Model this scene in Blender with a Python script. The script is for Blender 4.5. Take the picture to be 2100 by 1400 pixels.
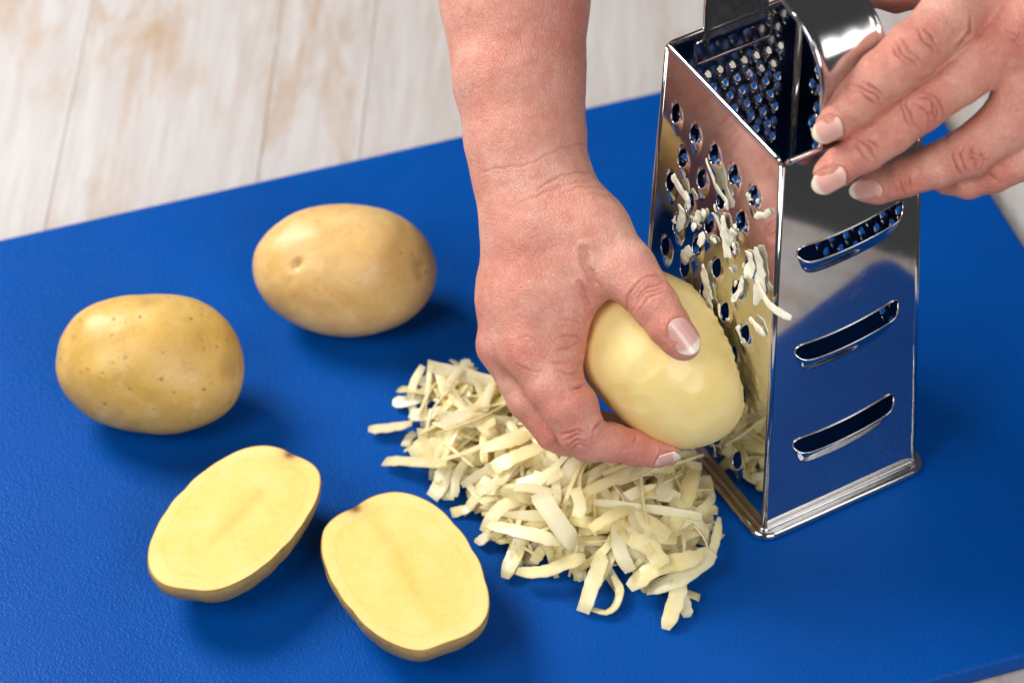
import bpy, bmesh, math, random
import numpy as np
from mathutils import Vector, Matrix, noise
from mathutils.geometry import delaunay_2d_cdt

# ------------------------------------------------------------------ camera, light
S = 0.01                      # all coordinates below are centimetres
scene = bpy.context.scene
for o in list(bpy.data.objects):
    bpy.data.objects.remove(o)
COL = scene.collection

CAM_LOC = (-13.067, -117.415, 122.030)
CAM_R = (0.999744, -0.015875, -0.016125)
CAM_U = (0.022628, 0.701380, 0.712428)
CAM_F = (0.0, 0.712610, -0.701560)
cam_data = bpy.data.cameras.new('camera')
cam = bpy.data.objects.new('camera', cam_data)
COL.objects.link(cam)
mw = Matrix.Identity(4)
for i in range(3):
    mw[i][0] = CAM_R[i]; mw[i][1] = CAM_U[i]; mw[i][2] = -CAM_F[i]; mw[i][3] = CAM_LOC[i] * S
cam.matrix_world = mw
cam_data.sensor_fit = 'HORIZONTAL'
cam_data.sensor_width = 36.0
cam_data.lens = 117.945
cam_data.clip_start = 0.05
cam_data.clip_end = 50
cam_data.dof.use_dof = True
cam_data.dof.focus_distance = 1.575
cam_data.dof.aperture_fstop = 7.0
scene.camera = cam

world = bpy.data.worlds.new('World')
scene.world = world
world.use_nodes = True
bg = world.node_tree.nodes['Background']
bg.inputs['Color'].default_value = (0.92, 0.96, 1.0, 1)
bg.inputs['Strength'].default_value = 0.06

def area(name, loc, target, size, power, color=(1, 1, 1), size_y=None):
    d = bpy.data.lights.new(name, 'AREA')
    d.energy = power; d.color = color; d.size = size
    if size_y:
        d.shape = 'RECTANGLE'; d.size_y = size_y
    o = bpy.data.objects.new(name, d)
    COL.objects.link(o)
    o.location = Vector(loc) * S
    o.rotation_euler = (Vector(target) * S - o.location).to_track_quat('-Z', 'Y').to_euler()
    return o

area('key_softbox', (-108, 58, 106), (-14, 4, 4), 0.58, 26, (1.0, 0.975, 0.945), 0.58)
area('fill_softbox', (-118, -92, 150), (-6, 0, 8), 0.9, 17, (1.0, 0.99, 0.97), 0.8)
area('front_fill', (60, -180, 125), (0, 0, 10), 1.0, 23, (0.97, 0.985, 1.0), 1.0)  # added fill lamp out of view, brightens the hand holding the grater
area('strip_softbox', (125, -82, 140), (3, -3, 25), 0.45, 5.0, (1.0, 0.98, 0.96), 1.2)

scene.view_settings.view_transform = 'Standard'
scene.view_settings.look = 'None'
scene.view_settings.exposure = 0.0
scene.view_settings.gamma = 1.0
scene.render.engine = 'CYCLES'
scene.cycles.use_denoising = True
scene.cycles.max_bounces = 10
scene.cycles.glossy_bounces = 8
scene.cycles.diffuse_bounces = 6
scene.cycles.transparent_max_bounces = 12
scene.cycles.use_adaptive_sampling = True
scene.cycles.adaptive_threshold = 0.02
scene.cycles.sample_clamp_indirect = 6.0

# ------------------------------------------------------------------ measured shapes (cm)
GEN = {'cam': {'loc': [-13.067, -117.415, 122.03], 'r': [1.0, -0.016, -0.016], 'u': [0.023, 0.701, 0.712], 'fw': [0.0, 0.713, -0.702], 'f': 6880.11},
 'axes': [[0.999744, -0.015875, -0.016125], [0.022628, 0.70138, 0.712428], [-0.0, -0.71261, 0.70156]],
 'handA': {'origin': [-5.856, -3.739, 8.742],
           'palm': [[[-7.278, 20.508, -0.8, 3.75], [-7.091, 17.195, -0.5, 3.42], [-6.904, 13.662, -0.2, 3.05], [-6.578, 10.38, -0.0, 2.74], [-6.299, 8.276, 0.1, 2.5]],
                    [[-6.299, 8.276, 0.1, 2.45], [-6.113, 6.171, 0.3, 2.4], [-6.346, 3.145, 0.3, 2.2], [-6.579, 1.049, 0.3, 1.9]],
                    [[-5.607, 6.151, 0.9, 2.0], [-5.843, 3.13, 1.3, 1.65], [-6.261, 0.47, 1.6, 1.3]],
                    [[-6.41, 5.977, -0.9, 2.1], [-6.879, 3.161, -0.8, 1.8], [-7.559, 0.699, -0.5, 1.28]],
                    [[-6.403, 6.018, -2.2, 1.9], [-6.947, 3.185, -2.5, 1.7], [-7.705, 0.816, -2.5, 1.2]],
                    [[-6.279, 6.05, -3.2, 1.7], [-6.515, 3.204, -3.8, 1.5], [-7.111, 0.577, -4.1, 1.1]],
                    [[-5.489, 8.132, 0.7, 2.05], [-3.654, 6.125, 1.7, 1.78], [-1.842, 4.188, 2.7, 1.38]],
                    [[-5.147, 6.141, 1.2, 1.7], [-4.414, 4.396, 1.6, 1.35], [-4.874, 2.55, 1.5, 1.15], [-5.081, 0.816, 1.4, 1.08], [-4.874, -0.801, 1.5, 1.03]],
                    [[-4.231, 4.509, 1.7, 1.2], [-3.205, 4.037, 2.2, 1.0]], [[-4.575, 4.165, 1.6, 1.2], [-3.958, 3.628, 1.9, 0.95], [-4.645, 2.202, 1.6, 0.95]]],
           'fingers': [[[-1.842, 4.188, 2.7, 1.38], [-1.148, 3.332, 3.15, 1.2], [-0.546, 2.505, 3.5, 1.1], [0.104, 1.545, 3.75, 1.02], [0.558, 0.953, 3.8, 0.9],
                        [0.786, 0.68, 3.78, 0.78]],
                       [[-6.261, 0.47, 1.6, 1.32], [-5.27, -1.145, 1.75, 1.34], [-4.509, -2.228, 1.8, 1.32], [-3.954, -3.453, 1.7, 1.12], [-3.626, -3.851, 1.5, 1.0],
                        [-2.486, -3.998, 1.25, 0.92], [-1.434, -4.262, 0.95, 0.82], [-0.382, -4.5, 0.75, 0.66], [0.249, -4.55, 0.65, 0.5]],
                       [[-7.559, 0.629, -0.5, 1.28], [-6.297, -1.87, -0.25, 1.15], [-5.129, -3.387, -0.2, 1.05], [-4.66, -3.694, -0.3, 0.95], [-3.011, -3.989, -0.8, 0.85],
                        [-0.651, -4.166, -1.2, 0.6]],
                       [[-7.657, 0.769, -2.5, 1.2], [-6.283, -1.791, -2.6, 1.05], [-4.858, -3.218, -2.8, 0.95], [-3.429, -3.58, -3.0, 0.85], [-1.521, -3.704, -3.2, 0.6]],
                       [[-7.111, 0.529, -4.1, 1.05], [-5.913, -1.82, -4.4, 0.9], [-4.472, -3.023, -4.6, 0.8], [-2.186, -3.268, -4.8, 0.55]]],
           'creases': [{'pts': [[-8.723, 8.802, 2.6], [-7.919, 8.963, 2.6], [-6.428, 9.124, 2.6], [-5.625, 9.583, 2.6], [-4.707, 9.996, 2.6], [-3.674, 10.271, 2.6]],
                        'd': 0.022,
                        'w': 0.06},
                       {'pts': [[-6.197, 7.824, 2.4], [-5.393, 8.353, 2.4], [-4.589, 8.698, 2.4], [-3.44, 8.881, 2.4]], 'd': 0.025, 'w': 0.06},
                       {'pts': [[-7.001, 7.25, 2.4], [-5.852, 7.71, 2.4], [-4.704, 8.169, 2.4], [-3.21, 8.491, 2.4]], 'd': 0.018, 'w': 0.07},
                       {'pts': [[-4.933, 7.664, 2.4], [-4.014, 8.054, 2.4], [-2.911, 8.077, 2.4]], 'd': 0.018, 'w': 0.06},
                       {'pts': [[-4.014, 7.71, 2.4], [-3.325, 7.755, 2.4], [-2.521, 7.664, 2.4]], 'd': 0.018, 'w': 0.06},
                       {'pts': [[-1.741, 2.586, 4.4], [-1.65, 3.198, 4.4], [-1.219, 3.675, 4.4], [-0.652, 3.924, 4.4], [-0.38, 3.879, 4.4]], 'd': 0.03, 'w': 0.055},
                       {'pts': [[-1.491, 2.314, 4.4], [-1.287, 2.949, 4.4], [-0.833, 3.357, 4.4], [-0.153, 3.539, 4.4]], 'd': 0.03, 'w': 0.055},
                       {'pts': [[-1.333, 2.586, 4.4], [-1.06, 2.972, 4.4], [-0.652, 3.176, 4.4], [-0.198, 3.267, 4.4]], 'd': 0.03, 'w': 0.055},
                       {'pts': [[-1.287, 2.178, 4.4], [-1.06, 2.631, 4.4], [-0.539, 3.017, 4.4], [0.074, 3.085, 4.4]], 'd': 0.03, 'w': 0.055},
                       {'pts': [[-1.786, 2.178, 4.4], [-1.854, 2.745, 4.4], [-1.559, 3.425, 4.4]], 'd': 0.03, 'w': 0.055},
                       {'pts': [[-3.371, 3.459, 2.4], [-3.784, 4.033, 2.4], [-4.014, 4.608, 2.4], [-3.968, 5.182, 2.4]], 'd': 0.02, 'w': 0.07},
                       {'pts': [[-3.187, 3.505, 2.4], [-3.555, 4.378, 2.4], [-3.67, 4.952, 2.4]], 'd': 0.02, 'w': 0.07},
                       {'pts': [[-3.601, 2.54, 2.4], [-3.899, 3.114, 2.4], [-4.06, 3.689, 2.4]], 'd': 0.02, 'w': 0.07},
                       {'pts': [[-3.876, 1.85, 2.4], [-4.244, 2.195, 2.4], [-4.589, 2.379, 2.4]], 'd': 0.02, 'w': 0.07},
                       {'pts': [[-4.014, 1.621, 2.4], [-4.474, 1.85, 2.4], [-4.933, 1.781, 2.4]], 'd': 0.02, 'w': 0.07},
                       {'pts': [[-3.192, 3.387, 2.6], [-3.559, 3.891, 2.6], [-3.789, 4.488, 2.6], [-3.835, 5.062, 2.6]], 'd': 0.11, 'w': 0.16},
                       {'pts': [[-3.601, 2.195, 2.4], [-3.83, 2.884, 2.4], [-4.014, 3.459, 2.4]], 'd': 0.08, 'w': 0.12},
                       {'pts': [[-3.904, 0.816, 2.6], [-4.248, 1.046, 2.6], [-4.707, 1.092, 2.6], [-5.166, 0.931, 2.6]], 'd': 0.03, 'w': 0.06},
                       {'pts': [[-5.627, 0.014, 2.8], [-5.168, -0.215, 2.8], [-4.595, -0.146, 2.8]], 'd': 0.025, 'w': 0.06},
                       {'pts': [[-7.231, 0.816, 2.8], [-6.658, 1.046, 2.8], [-6.085, 0.931, 2.8]], 'd': 0.02, 'w': 0.06},
                       {'pts': [[-7.002, -0.215, 2.8], [-6.429, -0.559, 2.8], [-5.856, -0.605, 2.8]], 'd': 0.02, 'w': 0.06},
                       {'pts': [[-4.889, -3.615, 2.5], [-4.59, -3.432, 2.5], [-4.131, -3.363, 2.5], [-3.672, -3.455, 2.5]], 'd': 0.05, 'w': 0.06},
                       {'pts': [[-4.705, -3.845, 2.5], [-4.361, -3.592, 2.5], [-3.901, -3.592, 2.5]], 'd': 0.05, 'w': 0.06},
                       {'pts': [[-4.59, -4.121, 2.5], [-4.246, -3.845, 2.5], [-3.787, -3.891, 2.5]], 'd': 0.05, 'w': 0.06},
                       {'pts': [[-4.476, -4.281, 2.5], [-4.062, -4.052, 2.5], [-3.672, -4.121, 2.5]], 'd': 0.05, 'w': 0.06},
                       {'pts': [[-3.044, -2.911, 2.2], [-3.205, -3.141, 2.2], [-3.366, -3.44, 2.2]], 'd': 0.08, 'w': 0.07},
                       {'pts': [[-1.388, -3.571, 1.6], [-1.435, -3.872, 1.6], [-1.527, -4.149, 1.6]], 'd': 0.05, 'w': 0.05},
                       {'pts': [[-3.793, -1.178, 2.8], [-4.068, -1.361, 2.8], [-4.481, -1.407, 2.8]], 'd': 0.07, 'w': 0.07},
                       {'pts': [[-4.022, -0.559, 2.8], [-4.595, -0.673, 2.8], [-5.168, -0.559, 2.8]], 'd': 0.03, 'w': 0.07},
                       {'pts': [[-3.908, 0.816, 2.8], [-4.595, 0.541, 2.8], [-5.168, 0.358, 2.8]], 'd': 0.03, 'w': 0.07}],
           'red': [[-6.887, 0.242, 2.5, 1.1, 0.55], [-8.397, 0.35, 0.0, 1.0, 0.6], [-4.24, -3.785, 2.2, 1.2, 0.6], [-0.871, 3.202, 4.2, 1.0, 0.4], [-3.557, 3.802, 2.5, 1.0, 0.4],
                   [0.033, 0.816, 4.3, 1.2, 0.35], [-5.388, 15.559, 2.0, 2.5, 0.35], [-4.227, 12.37, 1.5, 2.0, 0.25], [-4.935, -2.169, 2.5, 1.5, 0.5],
                   [-1.682, -4.271, 1.4, 1.6, 0.6], [-5.836, -3.369, 0.5, 1.5, 0.55], [-6.081, 4.497, 2.2, 1.5, 0.2]],
           'nails': [{'a': [0.112, 1.836, 4.55], 'b': [1.222, 0.317, 4.15], 'n': [0.12, 0.12, 1], 'w': 1.3, 'R': 0.85, 'free': 0.24},
                     {'a': [-0.559, -4.743, 1.1], 'b': [0.746, -4.517, 0.95], 'n': [0.05, -0.85, 0.5], 'w': 0.95, 'R': 0.6, 'free': 0.3}]},
 'handB': {'origin': [5.644, -3.553, 24.589],
           'palm': [[[2.212, 4.62, 0.5, 1.5], [4.749, 6.713, 0.2, 2.2], [7.928, 9.207, -0.6, 2.7]], [[3.777, 2.634, 0.9, 1.5], [6.002, 5.161, 0.5, 2.2], [8.547, 8.308, -0.4, 2.6]],
                    [[4.393, 0.404, 0.4, 1.45], [6.702, 3.241, 0.2, 2.0], [9.019, 7.025, -0.6, 2.4]],
                    [[5.807, -1.176, -0.3, 1.3], [7.658, 1.546, -0.3, 1.9], [9.748, 6.198, -1.0, 2.3]], [[7.928, 8.77, -0.6, 2.8], [11.598, 11.741, -1.5, 3.0]],
                    [[1.791, 5.892, -1.2, 1.3], [4.468, 7.267, -0.8, 1.8], [7.71, 8.77, -0.6, 2.3]]],
           'fingers': [[[2.212, 4.62, 0.5, 1.552], [0.757, 3.314, 1.7, 1.397], [-0.895, 1.835, 2.4, 1.283], [-2.146, 0.796, 2.3, 1.18], [-3.292, -0.345, 1.8, 1.066],
                        [-3.995, -1.021, 1.3, 0.911], [-4.316, -1.306, 1.05, 0.745]],
                       [[3.777, 2.634, 0.9, 1.552], [1.266, 0.826, 1.1, 1.304], [-0.496, -0.575, 1.4, 1.139], [-1.657, -1.488, 1.2, 1.056], [-2.909, -2.392, 0.8, 0.983],
                        [-3.955, -3.109, 0.45, 0.849], [-4.374, -3.383, 0.3, 0.724]],
                       [[4.502, 0.296, 0.4, 1.449], [3.447, -1.273, 0.2, 1.294], [1.926, -2.428, -0.1, 1.139], [0.523, -3.049, -0.7, 1.004], [-0.826, -3.5, -1.3, 0.9],
                        [-1.966, -3.889, -1.9, 0.766], [-2.429, -4.012, -2.1, 0.621]],
                       [[5.807, -1.176, -0.3, 1.294], [4.453, -2.525, -0.7, 1.087], [3.091, -3.203, -1.1, 0.983], [2.064, -3.617, -1.6, 0.807], [1.154, -3.633, -2.2, 0.642]],
                       [[1.791, 5.892, -1.2, 1.294], [0.272, 5.231, -2.2, 1.087], [-1.027, 4.941, -2.8, 0.89], [-2.068, 5.094, -3.0, 0.776], [-2.833, 5.282, -3.1, 0.621]]],
           'creases': [{'pts': [[-3.549, 0.284, 2.2], [-3.011, 0.082, 2.2], [-2.607, -0.187, 2.2], [-2.337, -0.523, 2.2]], 'd': 0.057999999999999996, 'w': 0.055},
                       {'pts': [[-3.145, 0.453, 2.2], [-2.674, 0.15, 2.2], [-2.27, -0.254, 2.2]], 'd': 0.057999999999999996, 'w': 0.055},
                       {'pts': [[-3.347, 0.015, 2.2], [-2.876, -0.321, 2.2], [-2.539, -0.591, 2.2]], 'd': 0.057999999999999996, 'w': 0.055},
                       {'pts': [[-1.744, 2.242, 2.9], [-1.61, 1.773, 2.9], [-1.208, 1.371, 2.9], [-0.873, 1.036, 2.9]], 'd': 0.057999999999999996, 'w': 0.055},
                       {'pts': [[-1.476, 2.376, 2.9], [-1.275, 1.84, 2.9], [-0.806, 1.371, 2.9], [-0.538, 1.103, 2.9]], 'd': 0.057999999999999996, 'w': 0.055},
                       {'pts': [[-0.806, 2.644, 2.9], [-0.538, 2.175, 2.9], [-0.203, 1.84, 2.9], [-0.069, 1.639, 2.9]], 'd': 0.057999999999999996, 'w': 0.055},
                       {'pts': [[-0.538, 2.711, 2.9], [-0.203, 2.376, 2.9], [-0.002, 2.041, 2.9]], 'd': 0.057999999999999996, 'w': 0.055},
                       {'pts': [[-1.945, 2.041, 2.9], [-1.744, 1.572, 2.9], [-1.275, 1.103, 2.9]], 'd': 0.057999999999999996, 'w': 0.055},
                       {'pts': [[-3.296, -1.907, 1.7], [-2.891, -2.245, 1.7], [-2.62, -2.583, 1.7], [-2.418, -2.988, 1.7]], 'd': 0.057999999999999996, 'w': 0.055},
                       {'pts': [[-3.499, -2.177, 1.7], [-3.093, -2.583, 1.7], [-2.755, -2.988, 1.7]], 'd': 0.057999999999999996, 'w': 0.055},
                       {'pts': [[-2.958, -1.907, 1.7], [-2.62, -2.177, 1.7], [-2.35, -2.515, 1.7]], 'd': 0.057999999999999996, 'w': 0.055},
                       {'pts': [[-0.746, -0.134, 2.4], [-0.208, -0.269, 2.4], [0.128, -0.672, 2.4], [0.196, -1.075, 2.4]], 'd': 0.057999999999999996, 'w': 0.05},
                       {'pts': [[-0.477, 0.068, 2.4], [0.061, -0.134, 2.4], [0.397, -0.537, 2.4], [0.465, -1.008, 2.4]], 'd': 0.057999999999999996, 'w': 0.05},
                       {'pts': [[-0.813, -0.47, 2.4], [-0.409, -0.739, 2.4], [-0.141, -1.21, 2.4], [-0.208, -1.479, 2.4]], 'd': 0.057999999999999996, 'w': 0.05},
                       {'pts': [[-1.216, -0.201, 2.4], [-1.149, -0.739, 2.4], [-0.88, -1.277, 2.4], [-0.544, -1.613, 2.4]], 'd': 0.057999999999999996, 'w': 0.05},
                       {'pts': [[-1.418, -0.336, 2.4], [-1.284, -1.008, 2.4], [-0.947, -1.546, 2.4]], 'd': 0.057999999999999996, 'w': 0.05},
                       {'pts': [[-0.342, -0.941, 2.4], [-0.073, -0.874, 2.4], [0.196, -1.143, 2.4]], 'd': 0.057999999999999996, 'w': 0.05},
                       {'pts': [[-0.141, -0.269, 2.4], [-0.006, -0.605, 2.4], [-0.141, -1.008, 2.4]], 'd': 0.057999999999999996, 'w': 0.05},
                       {'pts': [[-1.23, -3.63, -0.4], [-1.025, -3.972, -0.4], [-0.888, -4.315, -0.4]], 'd': 0.05075, 'w': 0.055},
                       {'pts': [[-0.888, -3.424, -0.4], [-0.682, -3.835, -0.4], [-0.58, -4.178, -0.4]], 'd': 0.05075, 'w': 0.055},
                       {'pts': [[-1.025, -3.63, -0.4], [-0.819, -4.041, -0.4]], 'd': 0.05075, 'w': 0.055},
                       {'pts': [[1.459, -2.272, 1.0], [1.391, -2.611, 1.0], [1.527, -3.086, 1.0], [1.867, -3.358, 1.0]], 'd': 0.057999999999999996, 'w': 0.05},
                       {'pts': [[1.663, -2.204, 1.0], [1.934, -2.543, 1.0], [2.274, -2.679, 1.0], [2.545, -2.543, 1.0]], 'd': 0.057999999999999996, 'w': 0.05},
                       {'pts': [[1.934, -2.136, 1.0], [1.799, -2.543, 1.0], [2.002, -2.951, 1.0], [2.138, -3.29, 1.0]], 'd': 0.057999999999999996, 'w': 0.05},
                       {'pts': [[1.052, -2.408, 1.0], [1.12, -2.951, 1.0], [1.459, -3.494, 1.0]], 'd': 0.057999999999999996, 'w': 0.05},
                       {'pts': [[2.138, -2.34, 1.0], [2.41, -2.747, 1.0], [2.613, -2.815, 1.0]], 'd': 0.057999999999999996, 'w': 0.05},
                       {'pts': [[1.595, -2.815, 1.0], [1.934, -2.747, 1.0], [2.206, -2.951, 1.0]], 'd': 0.057999999999999996, 'w': 0.05},
                       {'pts': [[2.564, -3.371, -0.1], [2.974, -3.507, -0.1], [3.248, -3.371, -0.1]], 'd': 0.05075, 'w': 0.055},
                       {'pts': [[2.769, -3.165, -0.1], [2.974, -3.576, -0.1], [3.316, -3.712, -0.1]], 'd': 0.05075, 'w': 0.055},
                       {'pts': [[2.906, -3.712, -0.1], [3.248, -3.507, -0.1]], 'd': 0.05075, 'w': 0.055},
                       {'pts': [[1.541, 3.276, 1.9], [1.608, 2.938, 1.9], [1.507, 2.601, 1.9], [1.338, 2.399, 1.9]], 'd': 0.0725, 'w': 0.08},
                       {'pts': [[0.934, 1.926, 1.9], [1.271, 2.264, 1.9], [1.507, 2.567, 1.9]], 'd': 0.0725, 'w': 0.08},
                       {'pts': [[3.154, 2.824, 2.4], [3.557, 2.555, 2.4], [3.894, 2.354, 2.4]], 'd': 0.0435, 'w': 0.05},
                       {'pts': [[3.423, 2.085, 2.4], [3.692, 2.421, 2.4], [3.826, 2.824, 2.4]], 'd': 0.0435, 'w': 0.05},
                       {'pts': [[3.221, 2.488, 2.4], [3.625, 2.152, 2.4], [3.759, 1.883, 2.4]], 'd': 0.0435, 'w': 0.05},
                       {'pts': [[0.845, -1.902, 0.5], [0.948, -1.63, 0.5], [1.186, -1.426, 0.5]], 'd': 0.0725, 'w': 0.07},
                       {'pts': [[2.139, -0.2, 0.5], [2.344, -0.064, 0.5], [2.684, 0.073, 0.5]], 'd': 0.0725, 'w': 0.07}],
           'red': [[-0.87, 1.835, 2.9, 1.2, 0.5], [-3.055, -0.16, 2.2, 0.9, 0.4], [-0.19, -0.645, 2.4, 1.1, 0.5], [-2.777, -2.481, 1.6, 0.9, 0.4], [1.833, -2.614, 0.9, 1.1, 0.55],
                   [-0.908, -3.883, -0.6, 0.9, 0.45], [3.085, -3.462, -0.3, 1.0, 0.6], [3.353, 2.614, 2.3, 1.6, 0.55], [-3.745, -1.449, 1.6, 0.8, 0.5],
                   [-3.685, -3.742, 1.0, 0.8, 0.5], [-1.604, -4.184, -1.2, 0.8, 0.5], [1.874, -0.909, 0.6, 0.9, 0.5], [3.932, -1.171, 1.3, 1.2, 0.3]],
           'nails': [{'a': [-3.71, -1.125, 1.9], 'b': [-4.954, -1.775, 0.95], 'n': [-0.15, 0.02, 1], 'w': 1.12, 'R': 0.68, 'free': 0.2},
                     {'a': [-3.662, -3.277, 1.2], 'b': [-5.082, -4.084, 0.45], 'n': [-0.15, -0.05, 1], 'w': 1.12, 'R': 0.68, 'free': 0.2},
                     {'a': [-1.79, -4.035, -1.1], 'b': [-3.306, -4.184, -1.7], 'n': [-0.1, -0.35, 1], 'w': 0.95, 'R': 0.6, 'free': 0.2}]},
 'pot1': {'origin': [-31.311, 2.118, 3.263],
          'R': [4.697, 4.647, 4.5, 4.295, 4.086, 3.896, 3.733, 3.602, 3.509, 3.462, 3.469, 3.532, 3.645, 3.795, 3.983, 4.215, 4.463, 4.664, 4.77, 4.789, 4.764, 4.713, 4.632, 4.516,
                4.375, 4.213, 4.034, 3.854, 3.699, 3.581, 3.528, 3.554, 3.638, 3.769, 3.955, 4.177, 4.388, 4.545, 4.634, 4.68],
          'B': 3.0},
 'pot2': {'origin': [-21.644, 8.715, 3.218],
          'R': [4.725, 4.613, 4.444, 4.244, 4.03, 3.836, 3.682, 3.564, 3.477, 3.424, 3.415, 3.448, 3.521, 3.636, 3.794, 3.991, 4.212, 4.431, 4.618, 4.744, 4.787, 4.738, 4.61,
                4.431, 4.225, 4.011, 3.809, 3.639, 3.516, 3.455, 3.443, 3.472, 3.546, 3.667, 3.821, 4.0, 4.205, 4.426, 4.622, 4.733],
          'B': 3.0},
 'peeled': {'origin': [-5.867, -3.723, 8.759],
            'R': [3.977, 3.878, 3.742, 3.604, 3.507, 3.47, 3.501, 3.603, 3.757, 3.943, 4.146, 4.339, 4.507, 4.645, 4.744, 4.765, 4.661, 4.443, 4.174, 3.918, 3.716, 3.575, 3.487,
                  3.443, 3.425, 3.431, 3.486, 3.593, 3.737, 3.922, 4.116, 4.239, 4.265, 4.244, 4.215, 4.196, 4.185, 4.163, 4.113, 4.048],
            'B': 3.25},
 'half1': [[-25.25, -3.357], [-24.257, -3.686], [-24.079, -4.021], [-23.525, -4.203], [-22.891, -4.715], [-22.542, -5.313], [-22.525, -6.028], [-22.666, -6.99], [-23.084, -8.063],
           [-23.57, -9.093], [-24.303, -10.23], [-25.214, -11.35], [-26.217, -12.242], [-27.208, -12.731], [-27.894, -12.802], [-28.501, -12.632], [-29.195, -12.55],
           [-29.805, -12.348], [-30.246, -11.906], [-30.596, -11.095], [-30.64, -10.38], [-30.42, -9.01], [-29.894, -7.6], [-29.098, -6.213], [-28.187, -5.008], [-27.182, -4.089],
           [-26.227, -3.492]],
 'half2': [[-18.896, -6.624], [-18.21, -6.806], [-17.147, -7.449], [-16.093, -8.848], [-15.239, -10.505], [-14.654, -12.376], [-14.417, -13.843], [-14.518, -14.743],
           [-14.866, -15.39], [-15.709, -16.019], [-16.389, -16.235], [-16.977, -16.543], [-17.473, -16.793], [-18.151, -16.655], [-19.059, -16.186], [-19.929, -15.448],
           [-20.792, -14.195], [-21.574, -12.839], [-22.113, -11.444], [-22.378, -10.07], [-22.31, -9.005], [-21.927, -8.385], [-21.328, -7.863], [-20.814, -7.719],
           [-20.607, -7.406], [-20.049, -6.943]],
 'pile': [[-18.957, 2.678], [-17.344, 3.749], [-15.344, 4.497], [-12.851, 3.887], [-9.469, 0.304], [-6.338, -1.156], [-3.954, -2.241], [-3.236, -6.543], [-3.778, -9.715],
          [-4.552, -10.942], [-6.767, -10.72], [-9.11, -10.649], [-10.956, -9.498], [-13.082, -9.748], [-14.233, -7.494], [-15.409, -5.521], [-16.848, -3.837], [-18.791, -2.615],
          [-17.951, -0.112]],
 'cling': [{'uv': [[-0.78, 18.77], [-0.29, 18.46], [0.28, 17.79], [0.91, 17.46], [1.2, 17.39]], 'w': 0.55},
           {'uv': [[-3.39, 15.91], [-2.84, 15.51], [-2.36, 15.08], [-1.91, 14.87]], 'w': 0.5}, {'uv': [[-2.41, 14.67], [-2.6, 13.76], [-2.86, 12.71]], 'w': 0.55},
           {'uv': [[0.02, 16.18], [0.59, 15.62], [1.13, 15.28], [1.66, 14.63]], 'w': 0.5}, {'uv': [[-1.21, 15.23], [-1.27, 14.48]], 'w': 0.35},
           {'uv': [[-1.67, 14.08], [-1.39, 13.92]], 'w': 0.5}, {'uv': [[-0.65, 14.26], [-0.83, 13.43]], 'w': 0.45},
           {'uv': [[-1.5, 12.75], [-1.95, 11.86], [-2.28, 11.15]], 'w': 0.5}, {'uv': [[-0.31, 12.59], [-0.22, 11.57], [0.01, 10.58]], 'w': 0.6},
           {'uv': [[3.63, 16.79], [3.98, 15.86], [4.15, 14.78], [4.07, 13.64]], 'w': 0.8}, {'uv': [[2.98, 15.97], [3.3, 15.32], [3.04, 14.65]], 'w': 0.8},
           {'uv': [[2.65, 14.03], [2.61, 13.23], [2.27, 12.42]], 'w': 0.45}, {'uv': [[0.96, 11.04], [1.44, 10.55]], 'w': 0.5},
           {'uv': [[3.67, 12.38], [4.3, 12.33], [4.79, 12.11]], 'w': 0.3}, {'uv': [[2.75, 11.15], [3.06, 10.61], [3.41, 10.52]], 'w': 0.5},
           {'uv': [[3.51, 18.57], [3.95, 18.97], [4.44, 19.59]], 'w': 0.35}, {'uv': [[1.6, 13.96], [1.88, 13.72]], 'w': 0.3}, {'uv': [[1.44, 15.52], [1.77, 16.38]], 'w': 0.4},
           {'uv': [[-0.23, 10.77], [0.69, 10.25]], 'w': 0.5}, {'uv': [[0.83, 16.56], [1.19, 15.93], [1.47, 15.24]], 'w': 0.35},
           {'uv': [[-2.33, 15.65], [-1.95, 15.27]], 'w': 0.35}],
 'shreds': [{'pts': [[-20.413, 0.062, 0.4], [-19.303, 0.067, 0.5], [-18.191, 0.112, 0.7]], 'w': 0.75},
            {'pts': [[-18.869, 2.484, 0.8], [-18.067, 2.157, 1.0], [-16.941, 1.312, 1.4]], 'w': 0.75},
            {'pts': [[-19.207, 2.013, 0.3], [-18.455, 1.897, 0.5], [-17.575, 1.719, 0.9]], 'w': 0.6},
            {'pts': [[-19.583, -2.067, 0.3], [-18.541, -2.478, 0.7], [-17.067, -3.163, 1.2], [-16.092, -3.736, 1.6]], 'w': 0.8},
            {'pts': [[-17.216, -4.627, 0.3], [-16.718, -4.121, 0.8], [-16.461, -3.442, 1.3]], 'w': 0.85},
            {'pts': [[-16.421, -4.816, 0.3], [-16.363, -4.275, 0.6], [-16.305, -3.733, 0.9]], 'w': 0.6},
            {'pts': [[-16.258, -5.61, 0.2], [-15.654, -5.492, 0.3], [-15.047, -5.461, 0.6]], 'w': 0.55},
            {'pts': [[-15.001, -7.77, 0.3], [-14.469, -7.327, 0.5], [-13.742, -6.91, 0.9]], 'w': 0.7},
            {'pts': [[-13.678, -10.023, 0.3], [-13.307, -9.29, 0.7], [-12.932, -8.394, 1.1], [-12.555, -7.493, 1.5]], 'w': 0.75},
            {'pts': [[-13.082, -10.014, 0.8], [-11.912, -10.289, 1.0], [-10.73, -9.97, 1.2], [-9.786, -9.796, 1.5]], 'w': 0.6},
            {'pts': [[-9.98, -12.218, 0.2], [-9.605, -11.451, 0.9], [-9.226, -10.573, 1.3], [-8.959, -9.596, 1.6]], 'w': 0.8},
            {'pts': [[-9.509, -12.104, 0.3], [-8.818, -12.339, 0.3], [-8.31, -11.826, 0.4], [-8.193, -11.163, 0.7], [-8.529, -10.728, 1.1]], 'w': 0.4},
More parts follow.
